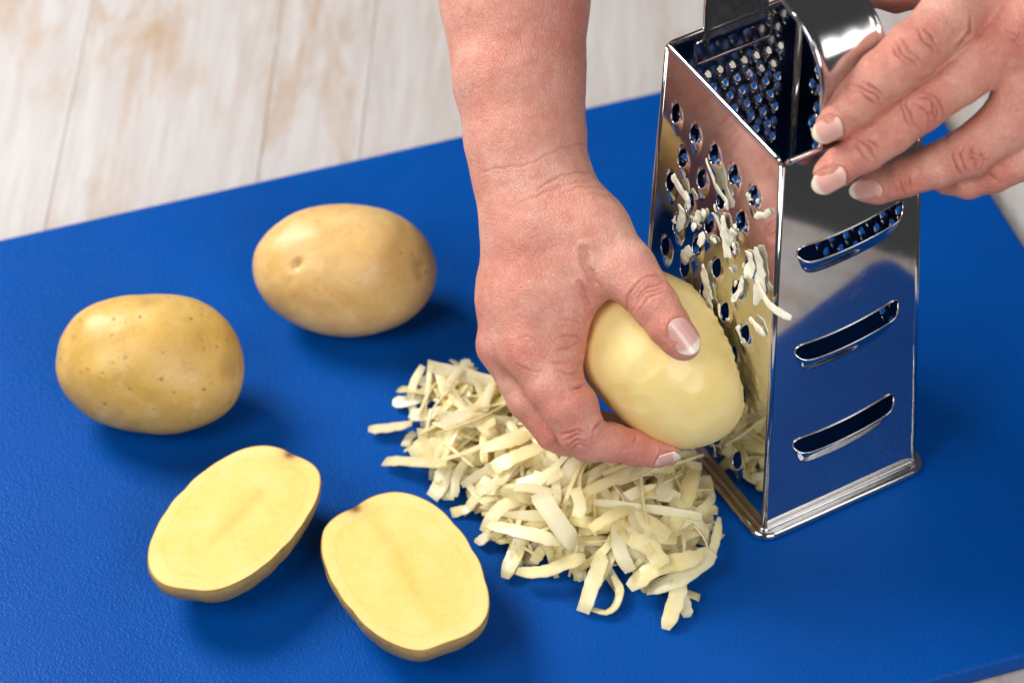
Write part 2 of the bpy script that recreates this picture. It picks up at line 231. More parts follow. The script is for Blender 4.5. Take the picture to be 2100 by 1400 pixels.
            {'pts': [[-9.108, -10.582, 0.6], [-8.494, -9.746, 1.4], [-8.003, -9.108, 1.9], [-7.62, -8.283, 2.2]], 'w': 0.5},
            {'pts': [[-6.072, -13.405, 0.2], [-5.688, -12.539, 0.6], [-5.426, -11.818, 1.0], [-5.289, -11.313, 1.3]], 'w': 0.7},
            {'pts': [[-4.989, -12.674, 0.2], [-5.076, -12.009, 0.5], [-5.295, -11.58, 0.9]], 'w': 0.5},
            {'pts': [[-4.354, -11.635, 0.4], [-4.934, -11.483, 0.6], [-5.745, -11.257, 0.9]], 'w': 0.6},
            {'pts': [[-6.786, -11.118, 0.6], [-5.632, -11.215, 1.2], [-4.422, -10.339, 1.4], [-3.683, -9.667, 1.5]], 'w': 0.95},
            {'pts': [[-7.73, -11.265, 0.8], [-6.544, -10.675, 1.5], [-5.141, -10.517, 1.8], [-4.182, -10.077, 1.8]], 'w': 0.8},
            {'pts': [[-3.813, -10.022, 1.2], [-3.458, -8.773, 1.2], [-3.174, -7.186, 1.2]], 'w': 0.4},
            {'pts': [[-3.997, -7.325, 0.5], [-3.923, -5.966, 0.6], [-3.633, -4.126, 0.9]], 'w': 1.0},
            {'pts': [[-4.365, -7.614, 0.3], [-3.543, -7.799, 0.3], [-2.939, -7.588, 0.4]], 'w': 0.5},
            {'pts': [[-6.492, -9.402, 2.0], [-5.499, -8.256, 2.1], [-4.692, -6.356, 2.1], [-4.24, -4.647, 2.0]], 'w': 0.9},
            {'pts': [[-11.938, -7.153, 3.2], [-11.379, -8.355, 3.1], [-10.593, -9.504, 2.6], [-10.252, -9.782, 2.2]], 'w': 0.95},
            {'pts': [[-14.45, -7.686, 1.6], [-13.272, -8.404, 2.0], [-11.873, -9.103, 2.2], [-10.945, -9.424, 2.0]], 'w': 0.7},
            {'pts': [[-10.162, -6.794, 3.1], [-9.962, -7.989, 3.0], [-10.211, -8.434, 2.8]], 'w': 0.6},
            {'pts': [[-9.528, -9.064, 2.6], [-8.571, -8.484, 2.8], [-7.358, -7.541, 2.6]], 'w': 0.7},
            {'pts': [[-16.186, 1.11, 2.0], [-15.33, -0.677, 2.4], [-14.371, -2.153, 2.5], [-14.019, -2.64, 2.3]], 'w': 0.75},
            {'pts': [[-16.794, -1.451, 2.2], [-15.57, -1.202, 2.6], [-14.6, -0.632, 2.4]], 'w': 0.7},
            {'pts': [[-14.744, -3.569, 2.6], [-13.417, -3.496, 3.0], [-12.211, -3.036, 3.0]], 'w': 0.7},
            {'pts': [[-14.16, -4.903, 2.6], [-12.956, -4.499, 3.0], [-11.75, -3.879, 3.0]], 'w': 0.75},
            {'pts': [[-13.702, -6.219, 2.6], [-12.519, -6.628, 3.0], [-10.877, -7.093, 3.1]], 'w': 0.7},
            {'pts': [[-14.841, 2.902, 1.2], [-14.721, 0.917, 1.8], [-15.092, -1.361, 2.4]], 'w': 0.7},
            {'pts': [[-17.196, 2.802, 1.2], [-16.812, 1.525, 1.6], [-16.068, -0.263, 2.0]], 'w': 0.5},
            {'pts': [[-6.099, -10.977, 2.0], [-6.751, -9.888, 2.2], [-7.67, -9.479, 2.3]], 'w': 0.8},
            {'pts': [[-5.249, -5.735, 1.8], [-5.107, -7.538, 2.0], [-5.393, -8.554, 1.9]], 'w': 0.9},
            {'pts': [[-18.573, -0.946, 0.15], [-18.38, -0.443, 0.15], [-18.086, 0.011, 0.2]], 'w': 0.45}],
 'grater': {'a': 8.884, 'b': 11.963, 'a2': 7.482, 'b2': 9.775, 'H': 23.0, 'yaw': 0.50531},
 'board': {'yaw': 0.29761, 'back': 26.499, 'right': 17.532, 'front': -17.83}}

rng = random.Random(11)

# ------------------------------------------------------------------ helpers
def new_mesh(name, verts, faces, smooth=True):
    me = bpy.data.meshes.new(name)
    me.from_pydata([tuple(c * S for c in v) for v in verts], [], [tuple(int(i) for i in f) for f in faces])
    me.validate(); me.update()
    if smooth:
        me.polygons.foreach_set('use_smooth', [True] * len(me.polygons))
    if name == 'shred': me.set_sharp_from_angle(angle=math.radians(60))
    if name == 'shred': float_attr(me, 'thin', RIBBON_THIN[:len(verts)])
    return me

RIBBON_THIN = []
def add_obj(name, me, mat=None, parent=None):
    o = bpy.data.objects.new(name, me)
    COL.objects.link(o)
    if mat is not None and me is not None and len(me.materials) == 0:
        me.materials.append(mat)
    if parent is not None:
        o.parent = parent
    return o

def empty(name, loc=(0, 0, 0), rotz=0.0):
    o = bpy.data.objects.new(name, None)
    COL.objects.link(o)
    o.empty_display_size = 0.02
    o.location = Vector(loc) * S
    o.rotation_euler = (0, 0, rotz)
    return o

def tag(o, label, cat=None, group=None, kind=None):
    if label: o['label'] = label
    if cat: o['category'] = cat
    if group: o['group'] = group
    if kind: o['kind'] = kind
    return o

def float_attr(me, name, vals):
    a = me.attributes.new(name, 'FLOAT', 'POINT')
    a.data.foreach_set('value', np.asarray(vals, dtype=np.float32))

def tube(path, rad, n=10, closed=False, up=(0, 0, 1)):
    """round tube along a polyline; returns verts, faces"""
    P = [Vector(p) for p in path]
    m = len(P)
    V = []; F = []
    for i, p in enumerate(P):
        a = P[(i - 1) % m] if (closed or i > 0) else P[i]
        b = P[(i + 1) % m] if (closed or i < m - 1) else P[i]
        t = (b - a).normalized()
        s = t.cross(Vector(up))
        if s.length < 1e-4: s = t.cross(Vector((1, 0, 0)))
        s.normalize(); w = s.cross(t)
        r = rad[i] if isinstance(rad, (list, tuple)) else rad
        for k in range(n):
            an = 2 * math.pi * k / n
            V.append(p + s * (r * math.cos(an)) + w * (r * math.sin(an)))
    for i in range(m if closed else m - 1):
        j = (i + 1) % m
        for k in range(n):
            l = (k + 1) % n
            F.append((i * n + k, i * n + l, j * n + l, j * n + k))
    if not closed:
        F.append(tuple(range(n))[::-1]); F.append(tuple((m - 1) * n + k for k in range(n)))
    return V, F

def merge(parts):
    V = []; F = []
    for v, f in parts:
        o = len(V); V += list(v); F += [tuple(i + o for i in q) for q in f]
    return V, F

def catmull(P, n):
    P = [Vector(p) for p in P]
    if len(P) == 2:
        P = [P[0], (P[0] + P[1]) / 2, P[1]]
    Q = [2 * P[0] - P[1]] + P + [2 * P[-1] - P[-2]]
    out = []
    m = len(P) - 1
    for i in range(n):
        x = i / (n - 1) * m
        k = min(int(x), m - 1); t = x - k
        a, b, c, d = Q[k:k + 4]
        out.append(0.5 * ((2 * b) + (c - a) * t + (2 * a - 5 * b + 4 * c - d) * t * t + (3 * b - a - 3 * c + d) * t ** 3))
    return out

# ------------------------------------------------------------------ materials
class N:
    def __init__(self, name):
        self.m = bpy.data.materials.new(name)
        self.m.use_nodes = True
        self.t = self.m.node_tree
        self.b = self.t.nodes['Principled BSDF']
        self.tc = self.t.nodes.new('ShaderNodeTexCoord')
    def node(self, kind, **kw):
        n = self.t.nodes.new(kind)
        for k, v in kw.items():
            if hasattr(n, k): setattr(n, k, v)
            else: n.inputs[k].default_value = v
        return n
    def link(self, a, b): self.t.links.new(a, b)
    def mapping(self, scale=(1, 1, 1), rot=(0, 0, 0)):
        mp = self.node('ShaderNodeMapping')
        mp.inputs['Scale'].default_value = scale; mp.inputs['Rotation'].default_value = rot
        self.link(self.tc.outputs['Object'], mp.inputs['Vector'])
        return mp.outputs['Vector']
    def noise(self, scale, detail=3, rough=0.5, vec=None, dist=0.0):
        n = self.node('ShaderNodeTexNoise')
        n.inputs['Scale'].default_value = scale; n.inputs['Detail'].default_value = detail
        n.inputs['Roughness'].default_value = rough; n.inputs['Distortion'].default_value = dist
        self.link(vec if vec is not None else self.tc.outputs['Object'], n.inputs['Vector'])
        return n.outputs['Fac']
    def voro(self, scale, feature='F1', vec=None, rand=1.0):
        n = self.node('ShaderNodeTexVoronoi')
        n.feature = feature
        n.inputs['Scale'].default_value = scale; n.inputs['Randomness'].default_value = rand
        self.link(vec if vec is not None else self.tc.outputs['Object'], n.inputs['Vector'])
        return n
    def ramp(self, fac, stops, interp='LINEAR'):
        n = self.node('ShaderNodeValToRGB')
        n.color_ramp.interpolation = interp
        e = n.color_ramp.elements
        while len(e) < len(stops): e.new(0.5)
        for k, (p, c) in enumerate(stops):
            e[k].position = p
            e[k].color = c if len(c) == 4 else (*c, 1)
        self.link(fac, n.inputs['Fac'])
        return n.outputs['Color']
    def val(self, fac, a, b, lo=0.0, hi=1.0):
        n = self.node('ShaderNodeMapRange')
        n.inputs['From Min'].default_value = a; n.inputs['From Max'].default_value = b
        n.inputs['To Min'].default_value = lo; n.inputs['To Max'].default_value = hi
        self.link(fac, n.inputs['Value'])
        return n.outputs['Result']
    def math(self, op, a, b=None):
        n = self.node('ShaderNodeMath'); n.operation = op
        for k, x in ((0, a), (1, b)):
            if x is None: continue
            if isinstance(x, (int, float)): n.inputs[k].default_value = x
            else: self.link(x, n.inputs[k])
        return n.outputs[0]
    def mix(self, fac, a, b, blend='MIX'):
        n = self.node('ShaderNodeMix'); n.data_type = 'RGBA'; n.blend_type = blend
        if isinstance(fac, (int, float)): n.inputs['Factor'].default_value = fac
        else: self.link(fac, n.inputs['Factor'])
        for k, x in ((6, a), (7, b)):
            if isinstance(x, tuple): n.inputs[k].default_value = x if len(x) == 4 else (*x, 1)
            else: self.link(x, n.inputs[k])
        return n.outputs[2]
    def bump(self, height, strength, dist, normal=None):
        n = self.node('ShaderNodeBump')
        n.inputs['Strength'].default_value = strength; n.inputs['Distance'].default_value = dist
        self.link(height, n.inputs['Height'])
        if normal is not None: self.link(normal, n.inputs['Normal'])
        return n.outputs['Normal']
    def attr(self, name):
        n = self.node('ShaderNodeAttribute'); n.attribute_name = name
        return n.outputs['Fac']
    def set(self, **kw):
        for k, v in kw.items():
            k = k.replace('_', ' ')
            key = [i.name for i in self.b.inputs if i.name.lower() == k.lower()][0]
            if isinstance(v, (int, float)): self.b.inputs[key].default_value = v
            elif isinstance(v, tuple): self.b.inputs[key].default_value = v if len(v) != 3 or key == 'Subsurface Radius' else (*v, 1)
            else: self.link(v, self.b.inputs[key])
        return self

def mat_skin():
    n = N('skin')
    big = n.noise(30, 6, 0.72)
    fine = n.noise(260, 3, 0.6)
    base = n.ramp(big, [(0.32, (0.63, 0.235, 0.165)), (0.5, (0.71, 0.320, 0.238)), (0.68, (0.78, 0.425, 0.335))])
    red = n.attr('red')
    base = n.mix(n.math('MULTIPLY', red, 1.05), base, (0.58, 0.150, 0.112))
    base = n.mix(n.math('MULTIPLY', n.attr('crease'), 0.75), base, (0.34, 0.085, 0.060))
    base = n.mix(n.val(fine, 0.52, 0.72, 0, 0.30), base, (0.80, 0.50, 0.40))
    base = n.mix(n.val(n.noise(95, 5, 0.75), 0.48, 0.68, 0, 0.42), base, (0.55, 0.165, 0.12))
    mp = n.mapping((1, 1, 1))
    v = n.voro(1000, 'DISTANCE_TO_EDGE', mp).outputs['Distance']
    v2 = n.voro(620, 'DISTANCE_TO_EDGE', n.mapping((1.0, 0.45, 1.0), (0, 0, 0.5))).outputs['Distance']
    h = n.math('ADD', n.val(v, 0, 0.22, 0, 0.6), n.val(v2, 0, 0.16, 0, 1.0))
    base = n.mix(n.val(v2, 0.0, 0.09, 0.20, 0), base, (0.42, 0.11, 0.08))
    b1 = n.bump(h, 0.42, 0.0005)
    b2 = n.bump(n.noise(520, 3, 0.6), 0.16, 0.0007, b1)
    n.set(Base_Color=base, Roughness=n.val(fine, 0.3, 0.7, 0.40, 0.54), Normal=b2, Subsurface_Weight=0.10, Subsurface_Radius=(1.0, 0.28, 0.14), Subsurface_Scale=0.004, Specular_IOR_Level=0.42)
    return n.m

def mat_nail():
    n = N('fingernail')
    c = n.mix(n.attr('free'), (0.71, 0.375, 0.32), (0.82, 0.71, 0.56))
    c = n.mix(n.math('MULTIPLY', n.attr('lunula'), 0.30), c, (0.86, 0.66, 0.58))
    n.set(Base_Color=c, Roughness=0.26, Subsurface_Weight=0.1, Subsurface_Radius=(1, .4, .25), Subsurface_Scale=0.002, Coat_Weight=0.25, Coat_Roughness=0.15)
    n.set(Normal=n.bump(n.noise(300, 2, 0.5, n.mapping((1, .1, 1))), 0.04, 0.0003))
    return n.m

def mat_steel(name='polished_steel', rough=0.045, wave=0.10, starch=False, bow=0.0):
    n = N(name)
    h = n.noise(14, 1, 0.4)
    b = n.bump(h, wave, 0.004)
    if bow:
        # the pressed sheet is slightly bowed across its width
        sx = n.node('ShaderNodeSeparateXYZ'); n.link(n.tc.outputs['Object'], sx.inputs[0])
        b = n.bump(n.math('MULTIPLY', n.math('MULTIPLY', sx.outputs['X'], sx.outputs['X']), -bow), 1.0, 1.0, b)
    grain = n.noise(90, 4, 0.6, n.mapping((26, 26, 1)))
    r = n.val(grain, 0.35, 0.75, rough, rough + 0.05)
    smudge = n.noise(60, 4, 0.65)
    r = n.math('ADD', r, n.val(smudge, 0.55, 0.8, 0, 0.10))
    n.set(Base_Color=n.mix(n.val(smudge, .4, .8), (0.70, 0.69, 0.68), (0.62, 0.61, 0.61)), Metallic=1.0, Roughness=r, Normal=b)
    if starch:
        # dried starch smear and droplets where the potato was pushed down the face
        st = n.noise(130, 5, 0.7, n.mapping((1.6, 1.6, 0.22)))
        sp = n.voro(330).outputs['Distance']
        sep = n.node('ShaderNodeSeparateXYZ'); n.link(n.tc.outputs['Object'], sep.inputs[0])
        zone = n.math('MULTIPLY', n.val(sep.outputs['Z'], 0.075, 0.115), n.val(sep.outputs['Z'], 0.195, 0.150))
        m1 = n.math('MULTIPLY', n.val(st, 0.50, 0.70, 0, 0.75), zone)
        m2 = n.math('MULTIPLY', n.val(sp, 0.20, 0.12), n.math('MULTIPLY', n.val(n.noise(45, 2), 0.52, 0.6), n.val(sep.outputs['Z'], 0.06, 0.10)))
        mm = n.math('MAXIMUM', m1, n.math('MULTIPLY', m2, 0.7))
        d = n.node('ShaderNodeBsdfPrincipled')
        d.inputs['Base Color'].default_value = (0.80, 0.78, 0.68, 1); d.inputs['Roughness'].default_value = 0.35
        mx = n.node('ShaderNodeMixShader')
        out = [x for x in n.t.nodes if x.type == 'OUTPUT_MATERIAL'][0]
        n.link(mm, mx.inputs[0]); n.link(n.b.outputs[0], mx.inputs[1]); n.link(d.outputs[0], mx.inputs[2]); n.link(mx.outputs[0], out.inputs['Surface'])
    return n.m

def mat_board():
    n = N('blue_plastic')
    a = n.noise(1050, 2, 0.5)
    v = n.voro(820, 'SMOOTH_F1').outputs['Distance']
    h = n.math('ADD', n.math('MULTIPLY', a, 0.6), v)
    big = n.noise(9, 4, 0.6)
    c = n.mix(n.val(big, .3, .7), (0.0, 0.060, 0.305), (0.0, 0.071, 0.345))
    n.set(Base_Color=c, Roughness=n.val(n.noise(30, 4, .6), .3, .7, 0.36, 0.48), Normal=n.bump(h, 0.40, 0.0006), Specular_IOR_Level=0.13)
    return n.m

def mat_wood(k):
    n = N('whitewashed_wood')
    off = n.node('ShaderNodeObjectInfo').outputs['Random']
    cmb = n.node('ShaderNodeCombineXYZ'); n.link(n.math('MULTIPLY', off, 7.0), cmb.inputs[1]); n.link(n.math('MULTIPLY', off, 3.0), cmb.inputs[0])
    ad = n.node('ShaderNodeVectorMath'); ad.operation = 'ADD'
    n.link(n.tc.outputs['Object'], ad.inputs[0]); n.link(cmb.outputs[0], ad.inputs[1])
    def mp(s):
        m = n.node('ShaderNodeMapping'); m.inputs['Scale'].default_value = s
        n.link(ad.outputs[0], m.inputs['Vector']); return m.outputs['Vector']
    streak = n.noise(26, 5, 0.65, mp((6, 0.45, 1)), 0.3)
    blot = n.noise(16, 6, 0.70, mp((2.2, 0.55, 1)), 0.5)
    patch = n.noise(5.0, 2, 0.5, mp((1.2, 0.8, 1)))
    fine = n.noise(70, 3, 0.6, mp((8, 0.6, 1)))
    c = n.ramp(streak, [(0.3, (0.475, 0.43, 0.41)), (0.5, (0.535, 0.50, 0.488)), (0.7, (0.575, 0.55, 0.542))])
    m = n.math('MULTIPLY', n.val(blot, 0.46, 0.66), n.val(patch, 0.36, 0.58))
    c = n.mix(n.math('MULTIPLY', m, 0.9), c, (0.44, 0.30, 0.195))
    m2 = n.math('MULTIPLY', n.val(blot, 0.62, 0.78), n.val(fine, 0.45, 0.62))
    c = n.mix(n.math('MULTIPLY', m2, n.val(patch, .42, .6, 0, .7)), c, (0.33, 0.21, 0.15))
    n.set(Base_Color=c, Roughness=0.55, Normal=n.bump(streak, 0.2, 0.001))
    return n.m

def mat_potato(name, tone, spots, patch_amt=0.5):
    n = N(name)
    big = n.noise(28, 5, 0.6, dist=0.4)
    c = n.ramp(big, [(0.25, tone[0]), (0.5, tone[1]), (0.75, tone[2])])
    c = n.mix(n.val(n.noise(13, 5, .65), .48, .70, 0, patch_amt), c, (0.40, 0.24, 0.07))
    vv = n.voro(165)
    dots = n.val(vv.outputs['Distance'], 0.24, 0.10)
    sep = n.node('ShaderNodeSeparateColor'); n.link(vv.outputs['Color'], sep.inputs[0])
    keep = n.val(sep.outputs[0], 0.72 - spots, 0.78 - spots, 1, 0)
    keep2 = n.math('GREATER_THAN', sep.outputs[0], 1 - spots)
    dk = n.math('MULTIPLY', dots, keep2)
    c = n.mix(n.math('MULTIPLY', dk, n.val(sep.outputs[1], 0, 1, .15, .75)), c, (0.24, 0.125, 0.035))
    tiny = n.voro(420); sep2 = n.node('ShaderNodeSeparateColor'); n.link(tiny.outputs['Color'], sep2.inputs[0])
    td = n.math('MULTIPLY', n.val(tiny.outputs['Distance'], .28, .1), n.math('GREATER_THAN', sep2.outputs[0], .88))
    c = n.mix(n.math('MULTIPLY', td, .35), c, (0.30, 0.16, 0.05))
    c = n.mix(n.math('MULTIPLY', n.attr('scar'), 0.75), c, (0.26, 0.13, 0.05))
    c = n.mix(n.val(n.noise(210, 5, .75), .48, .72, 0, .30), c, (0.45, 0.26, 0.07))
    c = n.mix(n.val(n.noise(70, 5, .75), .55, .75, 0, .35), c, (0.84, 0.66, 0.36))
    h = n.noise(300, 4, 0.65)
    b = n.bump(h, 0.16, 0.0008)
    b = n.bump(n.noise(45, 3, .5), 0.15, 0.003, b)
    b = n.bump(n.math('MULTIPLY', dk, -1.0), 0.3, 0.0006, b)
    n.set(Base_Color=c, Roughness=n.val(n.noise(60, 4, .6), .3, .7, .33, .46), Normal=b, Specular_IOR_Level=0.45)
    return n.m

def mat_flesh(name='potato_flesh', cut=False):
    n = N(name)
    f = n.noise(55, 5, 0.65)
    if cut:
        c = n.ramp(f, [(0.25, (0.86, 0.60, 0.155)), (0.55, (0.88, 0.64, 0.205)), (0.8, (0.89, 0.68, 0.26))])
        rim = n.attr('edge')
        c = n.mix(n.val(rim, 0.80, 0.95, 0, .3), c, (0.91, 0.73, 0.34))
        ringd = n.math('ABSOLUTE', n.math('SUBTRACT', n.math('ADD', rim, n.val(n.noise(60, 3), 0, 1, -.04, .04)), 0.825))
        c = n.mix(n.math('MULTIPLY', n.val(ringd, 0.035, 0.0), 0.24), c, (0.76, 0.48, 0.12))
        c = n.mix(n.math('MULTIPLY', n.attr('core'), 1.0), c, (0.85, 0.50, 0.11))
        c = n.mix(n.val(n.noise(320, 4, .7), .45, .68, 0, .22), c, (0.92, 0.77, 0.40))
        c = n.mix(n.val(n.noise(150, 4, .7), .52, .72, 0, .25), c, (0.82, 0.53, 0.13))
        c = n.mix(n.val(n.noise(24, 3, .6), .45, .65, 0, .30), c, (0.90, 0.71, 0.32))
        c = n.mix(n.val(rim, 0.978, 0.998, 0, .9), c, (0.42, 0.22, 0.06))
        c = n.mix(n.attr('scar'), c, (0.22, 0.10, 0.035))
    else:
        c = n.ramp(f, [(0.3, (0.89, 0.66, 0.23)), (0.55, (0.92, 0.72, 0.30)), (0.75, (0.93, 0.77, 0.37))])
    b = n.bump(n.noise(600, 3, 0.6), 0.10, 0.0006)
    b = n.bump(n.noise(90, 3, .5), .12, .0015, b)
    n.set(Base_Color=c, Roughness=n.val(f, .3, .7, .26, .42), Normal=b, Subsurface_Weight=0.25, Subsurface_Radius=(1.0, 0.75, 0.35), Subsurface_Scale=0.004, Specular_IOR_Level=0.45)
    return n.m

def mat_shred():
    n = N('grated_potato')
    rnd = n.node('ShaderNodeObjectInfo').outputs['Random']
    f = n.noise(150, 4, 0.6)
    c = n.ramp(f, [(0.25, (0.96, 0.79, 0.33)), (0.5, (0.97, 0.86, 0.45)), (0.78, (0.975, 0.92, 0.62))])
    c = n.mix(n.val(rnd, 0, 1, 0, .7), c, (0.95, 0.91, 0.72))
    b = n.bump(n.noise(420, 3, 0.6), 0.3, 0.0008)
    tr = n.node('ShaderNodeBsdfTranslucent'); n.link(c, tr.inputs['Color'])
    mx = n.node('ShaderNodeMixShader'); mx.inputs[0].default_value = 0.13
    out = [x for x in n.t.nodes if x.type == 'OUTPUT_MATERIAL'][0]
    n.link(n.b.outputs[0], mx.inputs[1]); n.link(tr.outputs[0], mx.inputs[2])
    tp = n.node('ShaderNodeBsdfTransparent'); tp.inputs['Color'].default_value = (0.97, 0.95, 0.86, 1)
    m2 = n.node('ShaderNodeMixShader')
    n.link(n.math('ADD', n.math('MULTIPLY', n.attr('thin'), 0.38), 0.20), m2.inputs[0]); n.link(mx.outputs[0], m2.inputs[1]); n.link(tp.outputs[0], m2.inputs[2])
    n.link(m2.outputs[0], out.inputs['Surface'])
    n.set(Base_Color=c, Roughness=0.24, Normal=b, Specular_IOR_Level=0.6)
    return n.m

def mat_pale():
    n = N('wet_shred')
    f = n.noise(300, 4, 0.6)
    c = n.ramp(f, [(0.3, (0.78, 0.74, 0.54)), (0.6, (0.90, 0.87, 0.70)), (0.8, (0.93, 0.91, 0.80))])
    n.set(Base_Color=c, Roughness=0.28, Normal=n.bump(n.noise(500, 3, 0.6), 0.35, 0.0008), Subsurface_Weight=0.3, Subsurface_Radius=(1, .85, .6), Subsurface_Scale=0.003)
    return n.m

M_SKIN = mat_skin(); M_NAIL = mat_nail()
M_STEEL = mat_steel(); M_STEEL_COARSE = mat_steel('polished_steel_smeared', 0.05, 0.16, True, 0.5); M_STEEL_SLICE = mat_steel('polished_steel_slicing', 0.045, 0.10, False, 0.35)
M_STEEL_RIM = mat_steel('rolled_steel', 0.09, 0.0)
M_BOARD = mat_board(); M_WOOD = mat_wood(0)
M_POT_A = mat_potato('potato_skin_spotted', ((0.53, 0.30, 0.062), (0.68, 0.42, 0.105), (0.76, 0.52, 0.175)), 0.55)
M_POT_B = mat_potato('potato_skin_smooth', ((0.60, 0.345, 0.10), (0.74, 0.465, 0.17), (0.80, 0.56, 0.25)), 0.10, 0.3)
M_POT_C = mat_potato('potato_skin_cut', ((0.30, 0.19, 0.055), (0.42, 0.28, 0.09), (0.52, 0.37, 0.14)), 0.40, 0.7)
M_FLESH = mat_flesh(); M_CUT = mat_flesh('potato_cut_face', True)
M_SHRED = mat_shred(); M_PALE = mat_pale()

# ------------------------------------------------------------------ table of whitewashed planks
TABLE_TOP = -1.25
table = empty('table', (0, 0, TABLE_TOP), math.radians(-3.4))
tag(table, None, None, None, 'structure')
def plank(x0, x1, y0, y1, th=2.0, bev=0.12):
    bm = bmesh.new()
    bmesh.ops.create_cube(bm, size=1)
    for v in bm.verts:
        v.co.x *= (x1 - x0) * S; v.co.y *= (y1 - y0) * S; v.co.z *= th * S
    bmesh.ops.bevel(bm, geom=[e for e in bm.edges], offset=bev * S, segments=2, affect='EDGES')
    me = bpy.data.meshes.new('plank'); bm.to_mesh(me); bm.free()
    o = add_obj('plank', me, M_WOOD, table)
    o.location = Vector(((x0 + x1) / 2, (y0 + y1) / 2, -th / 2)) * S
seams = [-62, -50.6, -39.3, -28.1, -22.6, -10.8, 1.2, 12.6, 24]
for a, b in zip(seams[:-1], seams[1:]):
    plank(a + 0.008, b - 0.008, -36, 62, 2.0, 0.035)

# ------------------------------------------------------------------ blue cutting board
bd = GEN['board']
def rounded_rect(x0, x1, y0, y1, r, n=8):
    out = []
    for cx, cy, a0 in ((x1 - r, y1 - r, 0), (x0 + r, y1 - r, 90), (x0 + r, y0 + r, 180), (x1 - r, y0 + r, 270)):
        for k in range(n + 1):
            a = math.radians(a0 + 90 * k / n)
            out.append((cx + r * math.cos(a), cy + r * math.sin(a)))
    return out
BX0, BX1, BY0, BY1 = -48.0, bd['right'], bd['front'], bd['back']
prof = [(-0.32, -1.22), (-0.05, -1.05), (0.0, -0.85), (0.0, -0.34), (-0.03, -0.18), (-0.11, -0.06), (-0.26, 0.0)]
V = []; F = []
for off, z in prof:
    for x, y in rounded_rect(BX0 - off, BX1 + off, BY0 - off, BY1 + off, 1.7 + off):
        V.append((x, y, z))
nn = len(rounded_rect(0, 10, 0, 10, 1))
for i in range(len(prof) - 1):
    for k in range(nn):
        l = (k + 1) % nn
        F.append((i * nn + k, i * nn + l, (i + 1) * nn + l, (i + 1) * nn + k))
F.append(tuple((len(prof) - 1) * nn + k for k in range(nn))); F.append(tuple(range(nn))[::-1])
board = add_obj('cutting_board', new_mesh('cutting_board', V, F), M_BOARD)
board.rotation_euler = (0, 0, bd['yaw'])
board.data.polygons[len(F) - 2].use_smooth = False
tag(board, 'large bright blue textured plastic cutting board with rounded corners lying on the planks', 'cutting board')

# ------------------------------------------------------------------ box grater
gr = GEN['grater']
ga, gb, ga2, gb2, GH = gr['a'], gr['b'], gr['a2'], gr['b2'], gr['H']
Z0 = 0.4
grater = empty('box_grater', (0, 0, 0), gr['yaw'])
tag(grater, 'shiny stainless steel box grater standing on the blue board', 'grater')
cb = [Vector((-ga / 2, -gb / 2, Z0)), Vector((ga / 2, -gb / 2, Z0)), Vector((ga / 2, gb / 2, Z0)), Vector((-ga / 2, gb / 2, Z0))]
ct = [Vector((-ga2 / 2, -gb2 / 2, GH)), Vector((ga2 / 2, -gb2 / 2, GH)), Vector((ga2 / 2, gb2 / 2, GH)), Vector((-ga2 / 2, gb2 / 2, GH))]

def face_frame(i, j):
    bm_ = (cb[i] + cb[j]) / 2; tm = (ct[i] + ct[j]) / 2
    U = (cb[j] - cb[i]).normalized(); Vv = (tm - bm_); h = Vv.length; Vv.normalize()
    n = U.cross(Vv).normalized()
    m = Matrix(((U.x, Vv.x, n.x, bm_.x * S), (U.y, Vv.y, n.y, bm_.y * S), (U.z, Vv.z, n.z, bm_.z * S), (0, 0, 0, 1)))
    return m, (cb[j] - cb[i]).length, (ct[j] - ct[i]).length, h

def pip(x, y, poly):
    c = False; n = len(poly); j = n - 1
    for i in range(n):
        xi, yi = poly[i]; xj, yj = poly[j]
        if (yi > y) != (yj > y) and x < (xj - xi) * (y - yi) / (yj - yi) + xi: c = not c
        j = i
    return c

def panel(name, i, j, holes, mat):
    """flat steel panel with real openings, in its own frame: x along the width, y up the face, z outward"""
    m, w0, w1, h = face_frame(i, j)
    pts = []; edges = []
    def loop(L):
        o = len(pts)
        pts.extend(Vector(q) for q in L)
        edges.extend((o + k, o + (k + 1) % len(L)) for k in range(len(L)))
    loop([(-w0 / 2, 0), (w0 / 2, 0), (w1 / 2, h), (-w1 / 2, h)])
    for q in holes: loop(q)
    r = delaunay_2d_cdt(pts, edges, [], 1, 1e-5)
    boxes = [(min(p[0] for p in q), max(p[0] for p in q), min(p[1] for p in q), max(p[1] for p in q), q) for q in holes]
    F = []
    for t in r[2]:
        cx = sum(r[0][k][0] for k in t) / len(t); cy = sum(r[0][k][1] for k in t) / len(t)
        if any(a < cx < b and c < cy < d and pip(cx, cy, q) for a, b, c, d, q in boxes): continue
        F.append(t)
    me = new_mesh(name, [(p[0], p[1], 0) for p in r[0]], F, False)
    o = add_obj(name, me, mat, grater)
    o.matrix_local = m
    so = o.modifiers.new('thickness', 'SOLIDIFY'); so.thickness = 0.05 * S; so.offset = -1
    return o

NS = 36
def tooth_loops(hw, top, bot, ow, otop, obot):
    hole = []; outer = []
    for k in range(NS):
        a = 2 * math.pi * k / NS
        s, c = math.sin(a), math.cos(a)
        if s >= 0: hole.append((hw * c * (1 - 0.42 * s ** 1.5), top * s))
        else: hole.append((hw * c, -bot * abs(s)))
        if s >= 0: outer.append((ow * c, otop * s))
        else: outer.append((ow * c * (1 - 0.25 * abs(s) ** 3), -obot * abs(s)))
    return hole, outer

